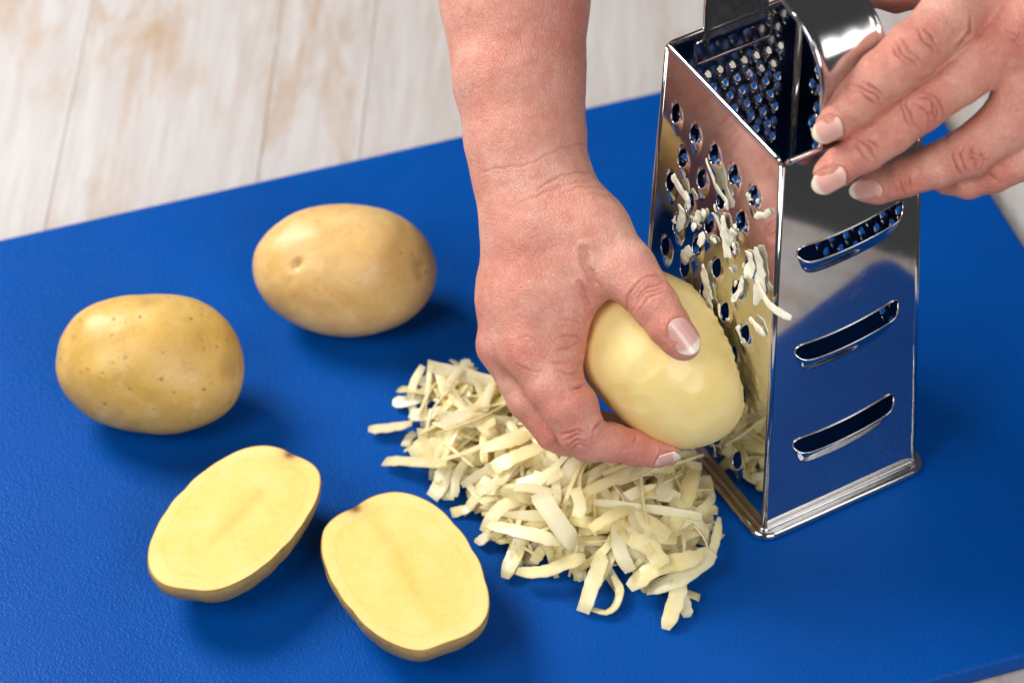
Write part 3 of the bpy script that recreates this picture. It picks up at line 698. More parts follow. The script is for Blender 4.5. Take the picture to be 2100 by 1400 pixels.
def tooth_mesh(name, hole, outer, H, back=-1, mat=None, th=0.05):
    V = []; F = []; m = 9
    for side in (0, 1):
        for i in range(m):
            s = i / (m - 1)
            for k in range(NS):
                a = 2 * math.pi * k / NS
                b = ((1 - math.sin(a)) / 2) ** 1.15
                z = H * b * (1 - s) ** 2 * (1 + 0.5 * s)
                sx = s ** 0.9
                V.append((hole[k][0] * (1 - sx) + outer[k][0] * sx, hole[k][1] * (1 - sx) + outer[k][1] * sx, z - side * th))
    for side in (0, 1):
        o = side * m * NS
        for i in range(m - 1):
            for k in range(NS):
                l = (k + 1) % NS
                q = (o + i * NS + k, o + (i + 1) * NS + k, o + (i + 1) * NS + l, o + i * NS + l)
                F.append(q if side == 0 else q[::-1])
    for k in range(NS):
        l = (k + 1) % NS
        F.append((k, l, m * NS + l, m * NS + k))
    me = new_mesh(name, V, F)
    if mat: me.materials.append(mat)
    return me

def shift(L, u, v, s=1.0): return [(x * s + u, y * s + v) for x, y in L]

def grid_positions(rows, ncol, spacing, start_long=True):
    out = []
    for r, v in enumerate(rows):
        long_row = (r % 2 == 0) == start_long
        n = ncol if long_row else ncol - 1
        sp = spacing(v)
        for k in range(n):
            out.append(((k - (n - 1) / 2) * sp, v))
    return out

# coarse shredding face
hole, outer = tooth_loops(0.36, 0.54, 0.46, 0.56, 0.72, 1.45)
coarse_pos = [(u - 0.30 * 1, v) for u, v in grid_positions([19.45, 17.3, 15.15, 13.05, 10.95, 8.85, 6.9, 4.8, 2.7], 5, lambda v: 1.66 + (19.45 - v) * 0.0135)]
p_coarse = panel('coarse_panel', 3, 0, [shift(outer, u, v) for u, v in coarse_pos], M_STEEL_COARSE)
tm = tooth_mesh('shredding_tooth', hole, outer, 0.25, mat=M_STEEL)
for u, v in coarse_pos:
    t = add_obj('shredding_tooth', tm, None, p_coarse)
    t.location = Vector((u, v, 0)) * S

# fine faces at the back, seen from inside: their small punched openings look inward
hole2, outer2 = tooth_loops(0.125, 0.14, 0.12, 0.27, 0.28, 0.52)
fine_pos = [(u, v) for u, v in grid_positions([20.8 - 0.98 * k for k in range(1, 14)], 9, lambda v: 0.675) if v > 7]
p_back = panel('fine_panel', 2, 3, [shift(outer2, u, v) for u, v in fine_pos], M_STEEL)
tm2 = tooth_mesh('punched_tooth', hole2, outer2, -0.26, mat=M_STEEL, th=-0.03)
for u, v in fine_pos:
    t = add_obj('punched_tooth', tm2, None, p_back)
    t.location = Vector((u, v, -0.03)) * S
hole3, outer3 = tooth_loops(0.16, 0.20, 0.16, 0.33, 0.40, 0.66)
med_pos = [(u, v) for u, v in grid_positions([20.3 - 1.22 * k for k in range(0, 11)], 10, lambda v: 0.82)]
p_side = panel('medium_panel', 1, 2, [shift(outer3, u, v) for u, v in med_pos], M_STEEL)
tm3 = tooth_mesh('punched_tooth', hole3, outer3, -0.20, mat=M_STEEL, th=-0.03)
for u, v in med_pos:
    t = add_obj('punched_tooth', tm3, None, p_side)
    t.location = Vector((u, v, -0.03)) * S

# embossed plate inside the back face
m_, w0_, w1_, h_ = face_frame(2, 3)
pv = []
for inset, z in ((0.0, 0.0), (0.05, -0.07), (0.12, -0.07), (0.17, -0.01)):
    pv.append([(x, y, z) for x, y in rounded_rect(-2.2 + inset, 2.2 - inset, 20.55 + inset, 22.1 - inset, 0.25 - inset * 0.8)])
V = [v for L in pv for v in L]; F = []
for i in range(3):
    L = len(pv[0])
    for k in range(L): F.append((i * L + k, (i + 1) * L + k, (i + 1) * L + (k + 1) % L, i * L + (k + 1) % L))
o = add_obj('embossed_frame', new_mesh('embossed_frame', V, F), M_STEEL_RIM, p_back)
o.location = (0, 0, -0.06 * S)

# slicing face with three long curved openings
m_, w0_, w1_, h_ = face_frame(0, 1)
def slot_curves(v0, x0=-2.85, x1=2.98, n=40):
    xs = [x0 + (x1 - x0) * (0.5 - 0.5 * math.cos(math.pi * k / n)) for k in range(n + 1)]
    top = []; bot = []; low = []
    for x in xs:
        t = (x - (x0 + x1) / 2) / ((x1 - x0) / 2)
        e = math.sqrt(max(0.0, 1 - abs(t) ** 18))
        mid = v0 - 0.42 - 0.32 * (1 - t * t) + 0.16 * t
        top.append((x, mid + 0.36 * e)); bot.append((x, mid - 0.33 * e)); low.append((x, mid - (0.33 + 1.15 * (1 - abs(t) ** 9)) * e))
    return top, bot, low
slots = [slot_curves(v0) for v0 in (17.62, 11.55, 5.5)]
p_slice = panel('slicing_panel', 0, 1, [top[:-1] + low[::-1][:-1] for top, bot, low in slots], M_STEEL_SLICE)
for top, bot, low in slots:
    n = len(bot); q = 9; V = []; F = []
    for side in (0, 1):
        for k in range(n):
            t = -1 + 2 * k / (n - 1); x = (bot[k][0] - bot[0][0]) / (bot[-1][0] - bot[0][0]) * 2 - 1
            hh = 0.50 * max(0.0, 1 - abs(x) ** 12)
            for i in range(q):
                s = i / (q - 1)
                V.append((bot[k][0], bot[k][1] * (1 - s) + low[k][1] * s, hh * (1 - s) ** 0.8 - side * 0.05))
    for side in (0, 1):
        o = side * n * q
        for k in range(n - 1):
            for i in range(q - 1):
                f = (o + k * q + i, o + k * q + i + 1, o + (k + 1) * q + i + 1, o + (k + 1) * q + i)
                F.append(f if side == 0 else f[::-1])
    for k in range(n - 1): F.append((k * q, (k + 1) * q, n * q + (k + 1) * q, n * q + k * q))
    add_obj('slicing_blade', new_mesh('slicing_blade', V, F), M_STEEL, p_slice)
    V, F = tube([(bot[k][0], bot[k][1], 0.50 * max(0.0, 1 - abs((bot[k][0] - bot[0][0]) / (bot[-1][0] - bot[0][0]) * 2 - 1) ** 12) - 0.02) for k in range(n)], 0.045, 6)
    add_obj('blade_edge', new_mesh('blade_edge', V, F), M_STEEL_RIM, p_slice)
    # rolled rim along the upper edge of the opening
    V, F = tube([(x, y, 0.01) for x, y in top], 0.045, 6)
    add_obj('slot_rim', new_mesh('slot_rim', V, F), M_STEEL_RIM, p_slice)

# corner seams, rims
for k in range(4):
    d = Vector((cb[k].x, cb[k].y, 0)).normalized()
    V, F = tube([cb[k] - d * 0.10, ct[k] - d * 0.10 - Vector((0, 0, 0.15))], 0.15, 14, up=(1, 0, 0))
    add_obj('corner_seam', new_mesh('corner_seam', V, F), M_STEEL_RIM, grater)
for i, j in ((3, 0), (0, 1), (1, 2), (2, 3)):
    a, b = ct[i], ct[j]
    d = (b - a).normalized(); nrm = d.cross(Vector((0, 0, 1)))
    V = []; F = []; n = 14
    for s_ in (0.16, 0.32, 0.6, (b - a).length - 0.6, (b - a).length - 0.32, (b - a).length - 0.16):
        c = a + d * s_
        sh = 0.72 if s_ in (0.16, (b - a).length - 0.16) else 1.0
        for k in range(n):
            an = 2 * math.pi * k / n
            V.append(c + nrm * (0.13 * math.cos(an) * sh - 0.05) + Vector((0, 0, 0.20 * math.sin(an) * sh - 0.04)))
    for s_ in range(5):
        for k in range(n):
            F.append((s_ * n + k, s_ * n + (k + 1) % n, (s_ + 1) * n + (k + 1) % n, (s_ + 1) * n + k))
    F.append(tuple(range(n))); F.append(tuple(5 * n + k for k in range(n))[::-1])
    add_obj('top_rim', new_mesh('top_rim', V, F), M_STEEL_RIM, grater)
def base_loop(off, z, r):
    L = rounded_rect(-ga / 2 - off, ga / 2 + off, -gb / 2 - off, gb / 2 + off, r, 6)
    return [(x, y, z) for x, y in L]
parts = [tube(base_loop(0.36, 0.24, 0.75), 0.235, 12, True), tube(base_loop(0.10, 0.50, 0.25), 0.13, 10, True)]
L1 = base_loop(0.12, 0.46, 0.27); L2 = base_loop(0.36, 0.30, 0.75)
n = len(L1)
parts.append((L1 + L2, [(k, (k + 1) % n, n + (k + 1) % n, n + k) for k in range(n)]))
V, F = merge(parts)
add_obj('base_rim', new_mesh('base_rim', V, F), M_STEEL_RIM, grater)

# strap handle
hy = gb2 / 2 - 0.10; zt = 28.9; R = 2.7
path = [(-hy, 22.2), (-hy, 23.5), (-hy + 0.02, 24.8), (-hy + 0.05, zt - R)]
for k in range(1, 9):
    a = math.pi / 2 * k / 8
    path.append((-hy + 0.05 + R - R * math.cos(a), zt - R + R * math.sin(a)))
path += [(-1.0, zt + 0.25), (1.0, zt + 0.25)]
path += [(-y, z) for y, z in path[:12][::-1]]
cs = []
hwid = 1.72
for k in range(25):
    x = -hwid + 2 * hwid * k / 24
    e = 0.0
    for rx in (-0.6, 0.6): e += 0.005 * math.exp(-((x - rx) / 0.4) ** 2)
    edge = 0.10 * math.exp(-((abs(x) - hwid) / 0.14) ** 2)
    cs.append((x, e + 0.06 + edge, -0.06 + e * 0.8 - edge))
ring = [(x, o_) for x, o_, i_ in cs] + [(hwid + 0.09, 0.0)] + [(x, i_) for x, o_, i_ in cs[::-1]] + [(-hwid - 0.09, 0.0)]
V = []; F = []
PP = catmull([(0, y, z) for y, z in path], 90)
for i, p in enumerate(PP):
    t = (PP[min(i + 1, len(PP) - 1)] - PP[max(i - 1, 0)]).normalized()
    nrm = Vector((0, t.z, -t.y)) * -1
    for x, o_ in ring: V.append(Vector((x, 0, 0)) + p + nrm * o_)
n = len(ring)
for i in range(len(PP) - 1):
    for k in range(n):
        F.append((i * n + k, i * n + (k + 1) % n, (i + 1) * n + (k + 1) % n, (i + 1) * n + k))
F.append(tuple(range(n))); F.append(tuple((len(PP) - 1) * n + k for k in range(n)))
hme = new_mesh('handle', V, F)
bm = bmesh.new(); bm.from_mesh(hme); bmesh.ops.recalc_face_normals(bm, faces=bm.faces); bm.to_mesh(hme); bm.free()
add_obj('handle', hme, mat_steel('handle_steel', 0.13, 0.12), grater)

# ------------------------------------------------------------------ potatoes
AX = GEN['axes']
def frame_matrix(origin):
    m = Matrix.Identity(4)
    for i in range(3):
        for k in range(3): m[i][k] = AX[k][i]
        m[i][3] = origin[i] * S
    return m

def smoothstep(a, b, x):
    t = np.clip((x - a) / (b - a), 0, 1); return t * t * (3 - 2 * t)

def potato_mesh(name, g, nphi=72, nth=144, power=1.0, eyes=(), lump=0.06, seed=0, world_m=None, cut=None):
    R = np.array(g['R']); nR = len(R)
    tt = np.linspace(-np.pi, np.pi, nR, endpoint=False)
    th = np.linspace(-np.pi, np.pi, nth, endpoint=False)
    Fz = np.fft.rfft(R) / nR
    Rk = np.zeros(nth)
    for k in range(min(14, len(Fz))):
        Rk += (1 if k == 0 else 2) * np.real(Fz[k] * np.exp(1j * k * (th + np.pi)))
    V = []
    for i in range(nphi + 1):
        ph = -np.pi / 2 + np.pi * i / nphi
        c = np.cos(ph); s = np.sin(ph)
        V.append(np.stack([Rk * c * np.cos(th), Rk * c * np.sin(th), np.full(nth, g['B'] * s)], -1))
    V = np.concatenate(V)
    nrm = V / np.array([np.mean(R) ** 2] * 2 + [g['B'] ** 2]); nrm /= np.linalg.norm(nrm, axis=1)[:, None]
    facing = np.clip(nrm[:, 2], 0, 1)
    d = np.array([noise.noise(Vector((v * 0.42 + seed * 3.1).tolist())) for v in V]) * lump * 2.2 * (0.25 + facing)
    d += np.array([noise.noise(Vector((v * 1.3 + seed).tolist())) for v in V]) * lump * 0.35
    scar = np.zeros(len(V))
    for ex, ey, rad, dep, sc, elong, ang in eyes:
        dx = V[:, 0] - ex; dy = V[:, 1] - ey
        ca, sa = math.cos(ang), math.sin(ang)
        a = (dx * ca + dy * sa) / elong; b = -dx * sa + dy * ca
        q = np.sqrt(a * a + b * b) / rad
        w = np.exp(-q ** 2) * (V[:, 2] > 0)
        ridge = np.exp(-((q - 1.5) / 0.6) ** 2) * (V[:, 2] > 0)
        d += -dep * w + dep * 0.07 * ridge
        scar = np.maximum(scar, sc * np.exp(-(q * 1.6) ** 2) * (V[:, 2] > 0))
    V = V + nrm * d[:, None]
    if cut is not None:
        V = cut(V)
    F = []
    for i in range(nphi):
        for k in range(nth):
            l = (k + 1) % nth
            F.append((i * nth + k, i * nth + l, (i + 1) * nth + l, (i + 1) * nth + k))
    me = new_mesh(name, V, F)
    bm = bmesh.new(); bm.from_mesh(me)
    bmesh.ops.remove_doubles(bm, verts=bm.verts, dist=1e-6)
    bmesh.ops.recalc_face_normals(bm, faces=bm.faces)
    bm.to_mesh(me); bm.free()
    # scar attribute after the weld: nearest by order is lost, so recompute from position
    co = np.empty(len(me.vertices) * 3); me.vertices.foreach_get('co', co); co = co.reshape(-1, 3) / S
    sc_ = np.zeros(len(co))
    for ex, ey, rad, dep, sc, elong, ang in eyes:
        dx = co[:, 0] - ex; dy = co[:, 1] - ey
        ca, sa = math.cos(ang), math.sin(ang)
        q = np.hypot((dx * ca + dy * sa) / elong, -dx * sa + dy * ca) / rad
        sc_ = np.maximum(sc_, sc * np.exp(-(q * 1.6) ** 2) * (co[:, 2] > 0))
    float_attr(me, 'scar', sc_)
    me.polygons.foreach_set('use_smooth', [True] * len(me.polygons))
    return me

def lift(o):
    bpy.context.view_layer.update()
    z = min((o.matrix_world @ v.co).z for v in o.data.vertices)
    o.matrix_world = Matrix.Translation((0, 0, 0.0002 - z)) @ o.matrix_world

p1 = add_obj('potato', potato_mesh('potato', GEN['pot1'], seed=2, eyes=[(4.35, -0.1, 0.42, 0.16, .5, 1.8, 1.5), (-3.6, 1.4, .3, .06, .5, 1.5, 1.2), (0.2, 3.1, .4, .05, .4, 2.0, 0.1), (-1.6, -2.6, .35, .05, .35, 1.5, .3)]), M_POT_A)
p1.matrix_world = frame_matrix(GEN['pot1']['origin']); lift(p1)
tag(p1, 'whole unpeeled yellow potato freckled with brown dots, left of the other whole potato', 'potato', 'whole unpeeled potatoes')
p2 = add_obj('potato', potato_mesh('potato', GEN['pot2'], seed=7, eyes=[(-2.28, 0.28, 0.20, 0.30, .85, 1.9, 0.95), (-2.55, -0.5, 0.13, 0.05, .1, 4.0, 1.0), (3.95, 0.3, .25, .12, .6, 1.6, 1.0), (4.0, -.25, .18, .1, .5, 1.3, .3)]), M_POT_B)
p2.matrix_world = frame_matrix(GEN['pot2']['origin']); lift(p2)
tag(p2, 'whole unpeeled smooth tan potato with one deep eye, nearest the back edge of the board', 'potato', 'whole unpeeled potatoes')

# peeled potato pressed on the coarse face: knife facets and a flat, ragged grated side
mp = frame_matrix(GEN['peeled']['origin'])
gm = Matrix.Rotation(gr['yaw'], 4, 'Z') @ face_frame(3, 0)[0]
pl_n = np.array(mp.inverted().to_3x3() @ (gm.to_3x3() @ Vector((0, 0, 1))))
pl_o = np.array(mp.inverted() @ gm.translation) / S
fac = np.random.RandomState(5).normal(size=(46, 3)); fac /= np.linalg.norm(fac, axis=1)[:, None]
def peel_cut(V):
    r = np.linalg.norm(V, axis=1); u = V / r[:, None]
    # shallow planar facets left by the peeler
    best = np.max(u @ fac.T, axis=1)
    V = V * np.minimum(1.0, 0.987 / best)[:, None] * 1.006
    # the grated side
    d = (V - pl_o) @ pl_n
    wob = np.array([noise.noise(Vector((v * 1.5).tolist())) for v in V])
    fine = np.array([noise.noise(Vector((v * 4.2).tolist())) for v in V])
    lim = 0.42
    depth = np.maximum(lim - d, 0)
    V = V + pl_n * (depth * 0.93)[:, None]
    near = np.exp(-(np.clip(d - lim, 0, None) / 0.35) ** 2)
    V = V + u * (near * (0.07 * wob + 0.10 * fine))[:, None]
    return V
pp = add_obj('peeled_potato', potato_mesh('peeled_potato', GEN['peeled'], lump=0.02, seed=4, cut=peel_cut, nphi=110, nth=220), M_FLESH)
pp.matrix_world = mp
tag(pp, 'peeled pale yellow potato gripped by the hand and pressed to the grater', 'potato')

# potato halves
def half_potato(out, h, name_seed, notch, core_dir, label):
    P = np.array(out); c = (P.max(0) + P.min(0)) / 2
    Q = P - c
    th = np.arctan2(Q[:, 1], Q[:, 0]); Rr = np.hypot(Q[:, 0], Q[:, 1])
    o = np.argsort(th); th = th[o]; Rr = Rr[o]
    n = 160
    tt = np.linspace(-np.pi, np.pi, n, endpoint=False)
    RR = np.interp(tt, np.r_[th[-1] - 2 * np.pi, th, th[0] + 2 * np.pi], np.r_[Rr[-1], Rr, Rr[0]])
    sm = RR.copy()
    for _ in range(5): sm = .25 * np.roll(sm, 1) + .5 * sm + .25 * np.roll(sm, -1)
    RR = .85 * sm + .15 * RR
    root = empty('potato_half', (c[0], c[1], 0))
    tag(root, label, 'potato half', 'halves of a cut potato')
    # cut face
    rings = 36; V = []; F = []; E = []; K = []; SC = []
    cd = np.array(core_dir) / np.linalg.norm(core_dir); cn = np.array([-cd[1], cd[0]])
    nt = np.array(notch) - c
    V.append((0, 0, h)); 
    for i in range(1, rings + 1):
        s = (i / rings) ** 0.85
        for k in range(n):
            r = RR[k] * s
            x = r * math.cos(tt[k]); y = r * math.sin(tt[k])
            dip = 0.0
            z = h + 0.03 * noise.noise(Vector((x * .6, y * .6, name_seed)))
            V.append((x, y, z))
    for k in range(n): F.append((0, 1 + k, 1 + (k + 1) % n))
    for i in range(rings - 1):
        for k in range(n):
            l = (k + 1) % n
            F.append((1 + i * n + k, 1 + (i + 1) * n + k, 1 + (i + 1) * n + l, 1 + i * n + l))
    for idx, v in enumerate(V):
        x, y = v[0], v[1]
        i = 0 if idx == 0 else ((idx - 1) // n + 1)
        E.append((i / rings) ** 0.85)
        a = x * cd[0] + y * cd[1]; b = x * cn[0] + y * cn[1] + 0.05 * math.sin(a * 1.1)
        K.append(math.exp(-(b / 0.36) ** 2) * max(0.0, min(1.0, (4.0 - abs(a)) / 1.5)) * (0.62 + 0.25 * noise.noise(Vector((a * .7, b * 2, name_seed)))) * (1.0 if a > -1 else max(0.25, 1 + (a + 1) * 0.5)))
        dn = math.hypot(x - nt[0], y - nt[1])
        SC.append(0.95 * math.exp(-(dn / 0.26) ** 2) + 0.25 * math.exp(-(dn / 0.7) ** 2))
    me = new_mesh('cut_face', V, F)
    float_attr(me, 'edge', E); float_attr(me, 'core', np.clip(K, 0, 1)); float_attr(me, 'scar', np.clip(SC, 0, 1))
    add_obj('cut_face', me, M_CUT, root)
    # skin
    V = []; F = []; m = 30; SC = []
    for i in range(m + 1):
        ph = math.pi / 2 * i / m
        s = math.cos(ph) ** 0.92; z = h - (h - 0.01) * math.sin(ph) ** 1.05
        for k in range(n):
            bul = 1.001 + 0.014 * min(1, i / 2.0)
            x = RR[k] * s * bul * math.cos(tt[k]); y = RR[k] * s * bul * math.sin(tt[k])
            q = 1 + 0.012 * noise.noise(Vector((x, y, z + name_seed)))
            V.append((x * q, y * q, (z if i else h - 0.004) ))
            dn = math.hypot(x - nt[0], y - nt[1])
            SC.append(0.8 * math.exp(-(dn / 0.35) ** 2))
    for i in range(m):
        for k in range(n):
            l = (k + 1) % n
            F.append((i * n + k, i * n + l, (i + 1) * n + l, (i + 1) * n + k)[::-1])
    me = new_mesh('skin', V, F)
    float_attr(me, 'scar', SC)
    add_obj('skin', me, M_POT_C, root)
    return root

def to_world(out): return [tuple(q) for q in out]
h1 = GEN['half1']; h2 = GEN['half2']
half_potato(h1, 3.0, 1.3, h1[2], (np.array(h1[2]) - np.array(h1[17])), 'potato half lying cut side up beside the freckled whole potato')
half_potato(h2, 3.0, 5.7, h2[23], (np.array(h2[23]) - np.array(h2[11])), 'potato half lying cut side up nearest the camera, in front of the shreds')

# ------------------------------------------------------------------ grated potato
def ribbon(pts, w, th=0.16, n=12, seed=0, up=(0, 0, 1), twist=0.5, keep=False):
    if not keep: RIBBON_THIN.clear()
    r = random.Random(seed)
    C = catmull(pts, n)
    V = []; F = []
    e0 = r.uniform(.5, .95); e1 = r.uniform(.3, .9)
    ph = r.uniform(-1, 1) * twist; dph = r.uniform(-1, 1) * twist * 1.2
    cross = [(-1, -.5), (-.97, .45), (-.5, .8), (0, .9), (.5, .8), (.97, .45), (1, -.5), (.5, -.85), (-.5, -.85)]
    for i, p in enumerate(C):
        t = (C[min(i + 1, n - 1)] - C[max(i - 1, 0)]).normalized()
        s = t.cross(Vector(up)); s = s.normalized() if s.length > 1e-3 else Vector((1, 0, 0))
        nn_ = s.cross(t)
        a = ph + dph * i / (n - 1)
        s2 = s * math.cos(a) + nn_ * math.sin(a); n2 = -s * math.sin(a) + nn_ * math.cos(a)
        x = i / (n - 1)
        tap = min(1.0, e0 + 3.2 * x, e1 + 2.8 * (1 - x))
        jl, jr = 1 + r.uniform(-.11, .11), 1 + r.uniform(-.11, .11)
        tt_ = th * (0.55 + 0.45 * math.sin(math.pi * min(1, .12 + x * .85))) * r.uniform(.85, 1.15)
        for cx, cz in cross:
            RIBBON_THIN.append(min(1.0, max(0.0, 1 - x / 0.16) + max(0.0, 1 - (1 - x) / 0.22) + (0.35 if abs(cx) > .9 else 0.0)))
            V.append(p + s2 * (cx * w / 2 * tap * (jl if cx < 0 else jr)) + n2 * (cz * tt_ / 2))
    m = len(cross)
    for i in range(n - 1):
        for k in range(m):
            F.append((i * m + k, i * m + (k + 1) % m, (i + 1) * m + (k + 1) % m, (i + 1) * m + k)[::-1])
    F.append(tuple(range(m))); F.append(tuple((n - 1) * m + k for k in range(m))[::-1])
    return V, F

PIL = GEN['pile']
pcx = sum(q[0] for q in PIL) / len(PIL); pcy = sum(q[1] for q in PIL) / len(PIL)
pile = empty('grated_potato_pile', (pcx, pcy, 0))
tag(pile, 'loose pile of pale yellow grated potato shreds on the board below the hand', 'grated potato')
PC = Vector((pcx, pcy, 0))
for k, s in enumerate(GEN['shreds']):
    V, F = ribbon([Vector(q) - PC for q in s['pts']], s['w'] * rng.uniform(1.0, 1.2), 0.13, 14, 100 + k, twist=0.35)
    add_obj('shred', new_mesh('shred', V, F), M_SHRED, pile)
base_meshes = []
for k in range(26):
    L = rng.uniform(2.6, 5.4)
    bend = rng.uniform(-1.3, 1.3); lift_ = rng.uniform(-.1, 1.0)
    pts = [(-L / 2, 0, 0), (-L / 6, bend * .3, lift_ * .45), (L / 6, bend * .35, lift_ * .45), (L / 2, bend * -.1, rng.uniform(-.1, .2))]
    V, F = ribbon(pts, (rng.uniform(.16, .30) if k % 5 == 4 else rng.uniform(.36, .82)), rng.uniform(.09, .14), 11, k, twist=0.6)
    me = new_mesh('shred', V, F); me.materials.append(M_SHRED)
    base_meshes.append((me, L))
def edge_dist(x, y):
    best = 1e9
    n = len(PIL)
    for i in range(n):
        ax, ay = PIL[i]; bx, by = PIL[(i + 1) % n]
        t = max(0, min(1, ((x - ax) * (bx - ax) + (y - ay) * (by - ay)) / ((bx - ax) ** 2 + (by - ay) ** 2)))
        best = min(best, math.hypot(x - ax - t * (bx - ax), y - ay - t * (by - ay)))
    return best
def mound(x, y):
    if not pip(x, y, PIL): return 0.0
    d = min(1.0, edge_dist(x, y) / 3.6)
    return 2.6 * (1 - (1 - d) ** 2) * (0.9 + 0.25 * noise.noise(Vector((x * .35, y * .35, 3))))
xs = [q[0] for q in PIL]; ys = [q[1] for q in PIL]
cnt = 0
while cnt < 262:
    x = rng.uniform(min(xs), max(xs)); y = rng.uniform(min(ys), max(ys))
    if not pip(x, y, PIL): continue
    d = edge_dist(x, y)
    if d < 0.7: continue
    h = mound(x, y)
    me, L = base_meshes[rng.randrange(len(base_meshes))]
    sc = min(1.0, (0.55 + d) / (L / 2))
    if sc < 0.72: continue
    lay = 1 - rng.random() ** 1.7
    e = 0.4
    gx = (mound(x + e, y) - mound(x - e, y)) / (2 * e); gy = (mound(x, y + e) - mound(x, y - e)) / (2 * e)
    nrm = Vector((-gx * .8 + rng.gauss(0, .22), -gy * .8 + rng.gauss(0, .22), 1)).normalized()
    q = nrm.to_track_quat('Z', 'Y') @ Matrix.Rotation(rng.uniform(0, 2 * math.pi), 4, 'Z').to_quaternion()
    o = add_obj('shred', me, None, pile)
    z = 0.22 + h * lay
    mm = Matrix.Translation(Vector((x - pcx, y - pcy, z)) * S) @ q.to_matrix().to_4x4() @ Matrix.Scale(sc, 4)
    lowest = min((mm @ v.co).z for v in me.vertices)
    if lowest < 0.0006: mm = Matrix.Translation((0, 0, 0.0006 - lowest)) @ mm
    o.matrix_local = mm
    cnt += 1

# the packed, uncountable inside of the heap
V = []; F = []
k = 0
while k < 330:
    x = rng.uniform(min(xs), max(xs)); y = rng.uniform(min(ys), max(ys))
    if not pip(x, y, PIL): continue
    d = edge_dist(x, y)
    if d < 1.0: continue
    L = min(rng.uniform(1.6, 3.6), 1.2 + 1.5 * d)
    z = 0.15 + mound(x, y) * rng.uniform(0.0, 0.72)
    an = rng.uniform(0, math.pi); dx, dy = math.cos(an) * L / 2, math.sin(an) * L / 2
    dz = rng.gauss(0, 0.18)
    p0 = Vector((x - dx - pcx, y - dy - pcy, max(0.1, z - dz))); p1 = Vector((x - pcx, y - pcy, z + rng.uniform(0, .2))); p2 = Vector((x + dx - pcx, y + dy - pcy, max(0.1, z + dz)))
    v, f = ribbon([p0, p1, p2], rng.uniform(.45, .85), 0.14, 7, 900 + k, twist=0.6, keep=k > 0)
    o = len(V); V += v; F += [tuple(i + o for i in q) for q in f]
    k += 1
core = add_obj('packed_shreds', new_mesh('shred', V, F), M_SHRED, pile)
core['kind'] = 'stuff'

# shreds clinging to the coarse face (panel frame: u, v, outward)
cling = empty('clinging_shreds', (0, 0, 0))
tag(cling, 'wet white potato shreds stuck to the holes of the grater', 'potato shreds')
cling.matrix_world = gm.copy()
ck = 0
for c in GEN['cling']:
    pts = [(u, v, 0.16 + 0.10 * math.sin(i * 1.7 + ck)) for i, (u, v) in enumerate(c['uv'])]
    V, F = ribbon(pts, c['w'] * 1.02, 0.13, 16, 300 + ck, up=(0, 0, 1), twist=0.35)
    V = [v + Vector((noise.noise(v * 3.1), noise.noise(v * 3.1 + Vector((9, 0, 0))), noise.noise(v * 2.5 + Vector((0, 5, 0))))) * 0.09 for v in V]
    for v in V: v.z = max(v.z, 0.015)
    add_obj('shred', new_mesh('shred', V, F), M_PALE, cling)
    ck += 1
# small wet crumbs caught round the holes
for k in range(26):
    u, v = coarse_pos[rng.randrange(4, 24)]
    u += rng.uniform(-.55, .55); v += rng.uniform(-.9, .3)
    L = rng.uniform(.18, .5); an = rng.gauss(1.57, .5)
    dx, dy = math.cos(an) * L / 2, math.sin(an) * L / 2
    V, F = ribbon([(u - dx, v - dy, .08), (u, v, .12), (u + dx, v + dy, .07)], rng.uniform(.12, .3), .12, 8, 700 + k, twist=.3)
    V = [q + Vector((noise.noise(q * 4.1), noise.noise(q * 4.1 + Vector((9, 0, 0))), 0)) * 0.09 for q in V]
    for q in V: q.z = max(q.z, 0.012)
    add_obj('shred', new_mesh('shred', V, F), M_PALE, cling)
# the long one that hangs out past the corner
V, F = ribbon([(4.0, 15.0, .25), (4.7, 14.75, .3), (5.3, 14.7, .38), (6.1, 14.85, .35), (6.8, 14.95, .15)], .36, .10, 16, 501, up=(0, .3, 1), twist=.5)
add_obj('shred', new_mesh('shred', V, F), M_PALE, cling)

# ------------------------------------------------------------------ hands
def smin(a, b, k):
    h = np.maximum(k - np.abs(a - b), 0) / k
    return np.minimum(a, b) - h * h * k * 0.25

class Grid:
    def __init__(self, lo, hi, h):
        self.lo = np.array(lo, dtype=np.float32); self.h = h
        self.n = np.ceil((np.array(hi) - np.array(lo)) / h).astype(int) + 1
        self.ax = [(self.lo[i] + np.arange(self.n[i]) * h).astype(np.float32) for i in range(3)]
    def field(self): return np.full(self.n, 9.0, dtype=np.float32)
    def chain(self, F, pts, k):
        for a, b in zip(pts[:-1], pts[1:]):
            a = np.array(a, dtype=np.float32); b = np.array(b, dtype=np.float32)
            m = max(a[3], b[3]) + 0.75
            sl = []
            for i in range(3):
                i0 = int(max(0, math.floor((min(a[i], b[i]) - m - self.lo[i]) / self.h))); i1 = int(min(self.n[i], math.ceil((max(a[i], b[i]) + m - self.lo[i]) / self.h) + 1))
                if i1 <= i0: break
                sl.append(slice(i0, i1))
            if len(sl) < 3: continue
            X = self.ax[0][sl[0]][:, None, None] - a[0]; Y = self.ax[1][sl[1]][None, :, None] - a[1]; Z = self.ax[2][sl[2]][None, None, :] - a[2]
            d = b[:3] - a[:3]; L2 = float(d @ d)
            t = np.clip((X * d[0] + Y * d[1] + Z * d[2]) / L2, 0, 1)
            q = np.sqrt((X - t * d[0]) ** 2 + (Y - t * d[1]) ** 2 + (Z - t * d[2]) ** 2) - (a[3] + (b[3] - a[3]) * t)
            F[tuple(sl)] = smin(F[tuple(sl)], q, k)

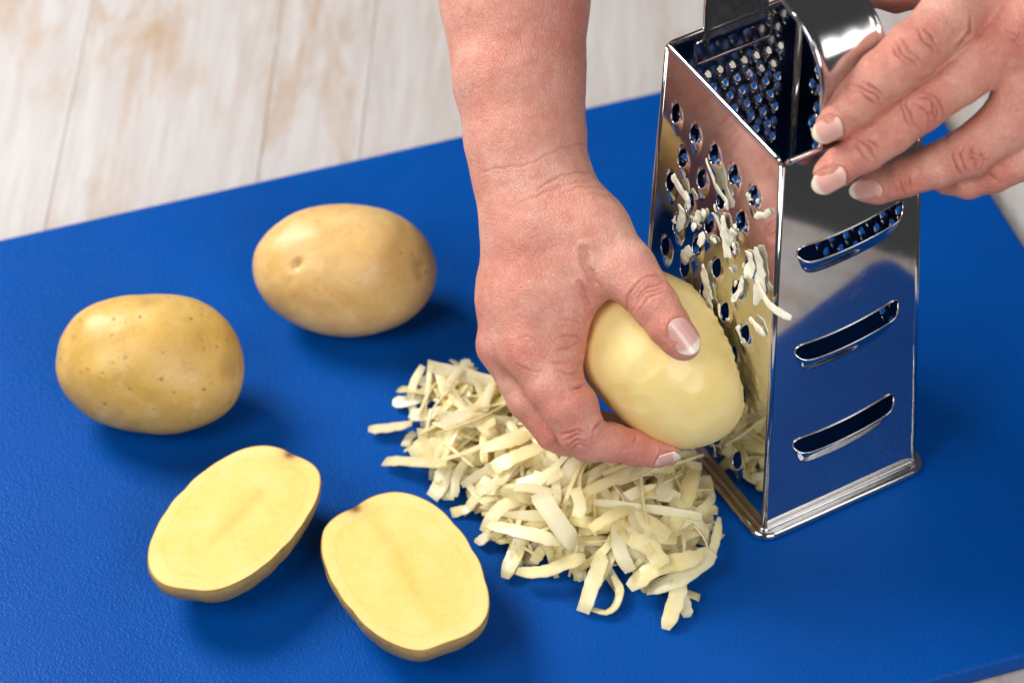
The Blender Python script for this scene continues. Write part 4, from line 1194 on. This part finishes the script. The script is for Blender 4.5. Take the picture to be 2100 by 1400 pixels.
def surface_nets(F, g):
    s = F < 0
    c = np.zeros(tuple(np.array(F.shape) - 1), dtype=np.uint8)
    for dx in (0, 1):
        for dy in (0, 1):
            for dz in (0, 1):
                c += s[dx:dx + c.shape[0], dy:dy + c.shape[1], dz:dz + c.shape[2]]
    act = np.argwhere((c > 0) & (c < 8))
    vid = np.full(c.shape, -1, dtype=np.int32)
    vid[act[:, 0], act[:, 1], act[:, 2]] = np.arange(len(act))
    cor = {}
    for dx in (0, 1):
        for dy in (0, 1):
            for dz in (0, 1):
                cor[(dx, dy, dz)] = F[act[:, 0] + dx, act[:, 1] + dy, act[:, 2] + dz]
    acc = np.zeros((len(act), 3)); num = np.zeros(len(act))
    ks = list(cor)
    for p in ks:
        for ax in range(3):
            if p[ax] == 0:
                q = list(p); q[ax] = 1; q = tuple(q)
                f0, f1 = cor[p], cor[q]
                m = (f0 < 0) != (f1 < 0)
                t = np.where(m, f0 / np.where(m, f0 - f1, 1), 0)
                pos = np.tile(np.array(p, float), (len(act), 1)); pos[:, ax] += t
                acc[m] += pos[m]; num[m] += 1
    V = (act + acc / num[:, None]) * g.h + g.lo
    quads = []
    for ax in range(3):
        b, c2 = [(1, 2), (2, 0), (0, 1)][ax]
        sl0 = [slice(1, -1)] * 3; sl1 = [slice(1, -1)] * 3
        sl0[ax] = slice(0, -1); sl1[ax] = slice(1, None)
        s0 = s[tuple(sl0)]; s1 = s[tuple(sl1)]
        e = np.argwhere(s0 != s1)
        flip = s0[e[:, 0], e[:, 1], e[:, 2]]
        off = np.ones(3, int); off[ax] = 0
        e = e + off
        def cell(db, dc):
            q = e.copy(); q[:, b] += db; q[:, c2] += dc
            return vid[q[:, 0], q[:, 1], q[:, 2]]
        Q = np.stack([cell(-1, -1), cell(0, -1), cell(0, 0), cell(-1, 0)], 1)
        Q[~flip] = Q[~flip][:, ::-1]
        quads.append(Q)
    Q = np.concatenate(quads)
    return V, Q[(Q >= 0).all(1)]

def normals(V, Q):
    n = np.cross(V[Q[:, 2]] - V[Q[:, 0]], V[Q[:, 3]] - V[Q[:, 1]])
    out = np.zeros_like(V)
    for k in range(4): np.add.at(out, Q[:, k], n)
    return out / np.maximum(np.linalg.norm(out, axis=1), 1e-12)[:, None]

def relax(V, Q, it):
    E = np.concatenate([Q[:, [0, 1]], Q[:, [1, 2]], Q[:, [2, 3]], Q[:, [3, 0]]])
    deg = np.zeros(len(V)); np.add.at(deg, E[:, 0], 1); np.add.at(deg, E[:, 1], 1)
    for k in range(it):
        for lam in (0.55, -0.57):
            acc = np.zeros_like(V)
            for c in range(3):
                acc[:, c] = np.bincount(E[:, 0], V[E[:, 1], c], len(V)) + np.bincount(E[:, 1], V[E[:, 0], c], len(V))
            V = V + lam * (acc / deg[:, None] - V)
    return V

def poly_dist(P, L):
    best = np.full(len(P), 1e9)
    L = np.array(L)
    for a, b in zip(L[:-1], L[1:]):
        d = b - a
        t = np.clip(((P - a) @ d) / (d @ d), 0, 1)
        best = np.minimum(best, np.linalg.norm(P - a - t[:, None] * d, axis=1))
    return best

def build_hand(g, label, h=0.062, kpalm=0.9):
    allp = np.array([p for c in g['palm'] + g['fingers'] for p in c])
    lo = (allp[:, :3] - allp[:, 3:4]).min(0) - 0.3; hi = (allp[:, :3] + allp[:, 3:4]).max(0) + 0.3
    if 'clip' in g:
        lo = np.maximum(lo, g['clip'][0]); hi = np.minimum(hi, g['clip'][1])
    G_ = Grid(lo, hi, h)
    palm = G_.field()
    for c in g['palm']: G_.chain(palm, c, kpalm)
    fing = G_.field()
    for c in g['fingers']:
        f1 = G_.field(); G_.chain(f1, c, 0.18)
        fing = smin(fing, f1, 0.07)
    Fd = smin(palm, fing, 0.42)
    V, Q = surface_nets(Fd, G_)
    del palm, fing, Fd
    V = relax(V, Q, 8)
    Nn = normals(V, Q)
    d = np.array([noise.noise(Vector((v * 0.55).tolist())) for v in V]) * 0.07
    d += np.array([noise.noise(Vector((v * 1.7).tolist())) for v in V]) * 0.022
    crease = np.zeros(len(V))
    for c in g['creases']:
        L = np.array(c['pts']); zc = L[0, 2]
        bb = (V[:, 0] > L[:, 0].min() - .5) & (V[:, 0] < L[:, 0].max() + .5) & (V[:, 1] > L[:, 1].min() - .5) & (V[:, 1] < L[:, 1].max() + .5) & (np.abs(V[:, 2] - zc) < 1.7) & (Nn[:, 2] > 0.05)
        i = np.nonzero(bb)[0]
        if len(i) == 0: continue
        L2 = np.array([tuple(p) for p in catmull([(q[0], q[1], 0) for q in L], 14)])[:, :2]
        q = V[i, :2] + 0.035 * np.stack([np.sin(V[i, 1] * 9), np.sin(V[i, 0] * 8)], 1)
        q = poly_dist(q, L2); w = c['w']
        ends = np.minimum(np.linalg.norm(V[i, :2] - L2[0], axis=1), np.linalg.norm(V[i, :2] - L2[-1], axis=1))
        fade = 0.25 + 0.75 * smoothstep(0, 0.35, ends)
        e = np.exp(-(q / w) ** 2) * fade
        d[i] += -c['d'] * e + 0.42 * c['d'] * np.exp(-((q - 2.1 * w) / (1.2 * w)) ** 2) * fade
        crease[i] = np.maximum(crease[i], e * min(1.0, c['d'] / 0.055) * (0.25 if w > 0.1 else 1.0))
    red = np.zeros(len(V))
    for x, y, z, R, am in g['red']:
        q = np.linalg.norm(V - np.array([x, y, z]), axis=1)
        red = np.maximum(red, am * np.exp(-(q / R) ** 2))
    # nails: flat frame from the finger surface, and a shallow bed with a fold round it
    nails = []
    for nl in g['nails']:
        a = np.array(nl['a']); b = np.array(nl['b']); t = b - a; n = np.array(nl['n'], float)
        n -= t * (n @ t) / (t @ t); n /= np.linalg.norm(n)
        Lg = np.linalg.norm(t); t = t / Lg; s = np.cross(t, n)
        rel = V - a
        A = rel @ t; B = rel @ s; Cn = rel @ n
        near = (np.abs(B) < nl['w'] * .75) & (A > -0.4) & (A < Lg + .2) & (np.abs(Cn) < 1.3) & ((Nn @ n) > 0.15)
        def surf(x):
            m = near & (np.abs(B) < 0.14) & (np.abs(A - x) < 0.12)
            return Cn[m].max() if m.any() else None
        z0 = surf(0.08 * Lg); z1 = surf(0.55 * Lg)
        if z0 is None: z0 = 0.0
        if z1 is None: z1 = z0
        slope = (z1 - z0) / (0.47 * Lg)
        nails.append((a + n * (z0 - 0.08 * Lg * slope), t + n * slope, s, n, Lg, nl))
        i = np.nonzero(near)[0]
        sN = B[i] / (nl['w'] / 2); vN = A[i] / Lg
        inside = np.maximum(np.abs(sN), np.where(vN < .5, (0.5 - vN) / (0.48 - 0.2 * np.minimum(sN ** 2, 1.4)), 0))
        d[i] += -0.026 * smoothstep(1.06, 0.90, inside) + 0.022 * np.exp(-((inside - 1.16) / 0.10) ** 2) * (vN < 0.85)
        crease[i] = np.maximum(crease[i], 0.2 * np.exp(-((inside - 1.03) / 0.06) ** 2) * (vN < .8))
    V = V + Nn * d[:, None]
    me = bpy.data.meshes.new('hand')
    me.vertices.add(len(V)); me.vertices.foreach_set('co', (V * S).astype(np.float32).ravel())
    me.loops.add(len(Q) * 4); me.loops.foreach_set('vertex_index', Q.astype(np.int32).ravel())
    me.polygons.add(len(Q)); me.polygons.foreach_set('loop_start', np.arange(0, len(Q) * 4, 4, dtype=np.int32))
    me.update(calc_edges=True); me.validate()
    me.polygons.foreach_set('use_smooth', [True] * len(me.polygons))
    float_attr(me, 'red', red); float_attr(me, 'crease', crease)
    o = add_obj('hand', me, M_SKIN)
    o.matrix_world = frame_matrix(g['origin'])
    tag(o, label, 'hand')
    # nail plates
    for base, t, s, n, Lg, nl in nails:
        nu, nv = 15, 22
        Vn = []; Fn = []; fr = []; lu = []
        w = nl['w']; R = nl['R']
        for side in (0, 1):
            for i in range(nv + 1):
                for k in range(nu):
                    x = -1 + 2 * k / (nu - 1)
                    v0 = 0.02 + 0.2 * x * x; v1 = 1.0 - 0.16 * x ** 2 - 0.08 * x ** 4
                    v = v0 + (v1 - v0) * i / nv
                    xs_ = x * w / 2 * (0.94 + 0.06 * math.sin(math.pi * min(1, v * 1.1)))
                    drop = R - math.sqrt(max(R * R - xs_ * xs_, 0.0004))
                    lift2 = 0.008 + 0.024 * min(1, v / 0.3) - 0.10 * max(0, v - 0.55) ** 2 * Lg
                    Vn.append(base + t * (v * Lg) + s * xs_ + n * (lift2 - drop * 0.92 - side * 0.045))
                    fr.append(float(np.clip((v - (1 - nl['free'] - 0.05 * x * x)) / 0.07, 0, 1)))
                    lu.append(float(np.clip((0.24 - v - 0.1 * x * x) / 0.08, 0, 1)))
        st = (nv + 1) * nu
        for side in (0, 1):
            for i in range(nv):
                for k in range(nu - 1):
                    f = (side * st + i * nu + k, side * st + i * nu + k + 1, side * st + (i + 1) * nu + k + 1, side * st + (i + 1) * nu + k)
                    Fn.append(f if side else f[::-1])
        border = [k for k in range(nu)] + [i * nu + nu - 1 for i in range(1, nv + 1)] + [nv * nu + k for k in range(nu - 2, -1, -1)] + [i * nu for i in range(nv - 1, 0, -1)]
        for k in range(len(border)):
            p_, q_ = border[k], border[(k + 1) % len(border)]
            Fn.append((p_, q_, q_ + st, p_ + st))
        me2 = new_mesh('fingernail', Vn, Fn)
        bm = bmesh.new(); bm.from_mesh(me2); bmesh.ops.recalc_face_normals(bm, faces=bm.faces); bm.to_mesh(me2); bm.free()
        float_attr(me2, 'free', fr); float_attr(me2, 'lunula', lu)
        me2.polygons.foreach_set('use_smooth', [True] * len(me2.polygons))
        add_obj('fingernail', me2, M_NAIL, o)
    return o

build_hand(GEN['handA'], 'bare hand and forearm gripping the peeled potato with thumb on top')
gB = dict(GEN['handB']); gB['clip'] = [(-9, -8, -9), (9.5, 9.5, 9)]
build_hand(gB, 'bare hand steadying the grater with its fingertips at the top rim')
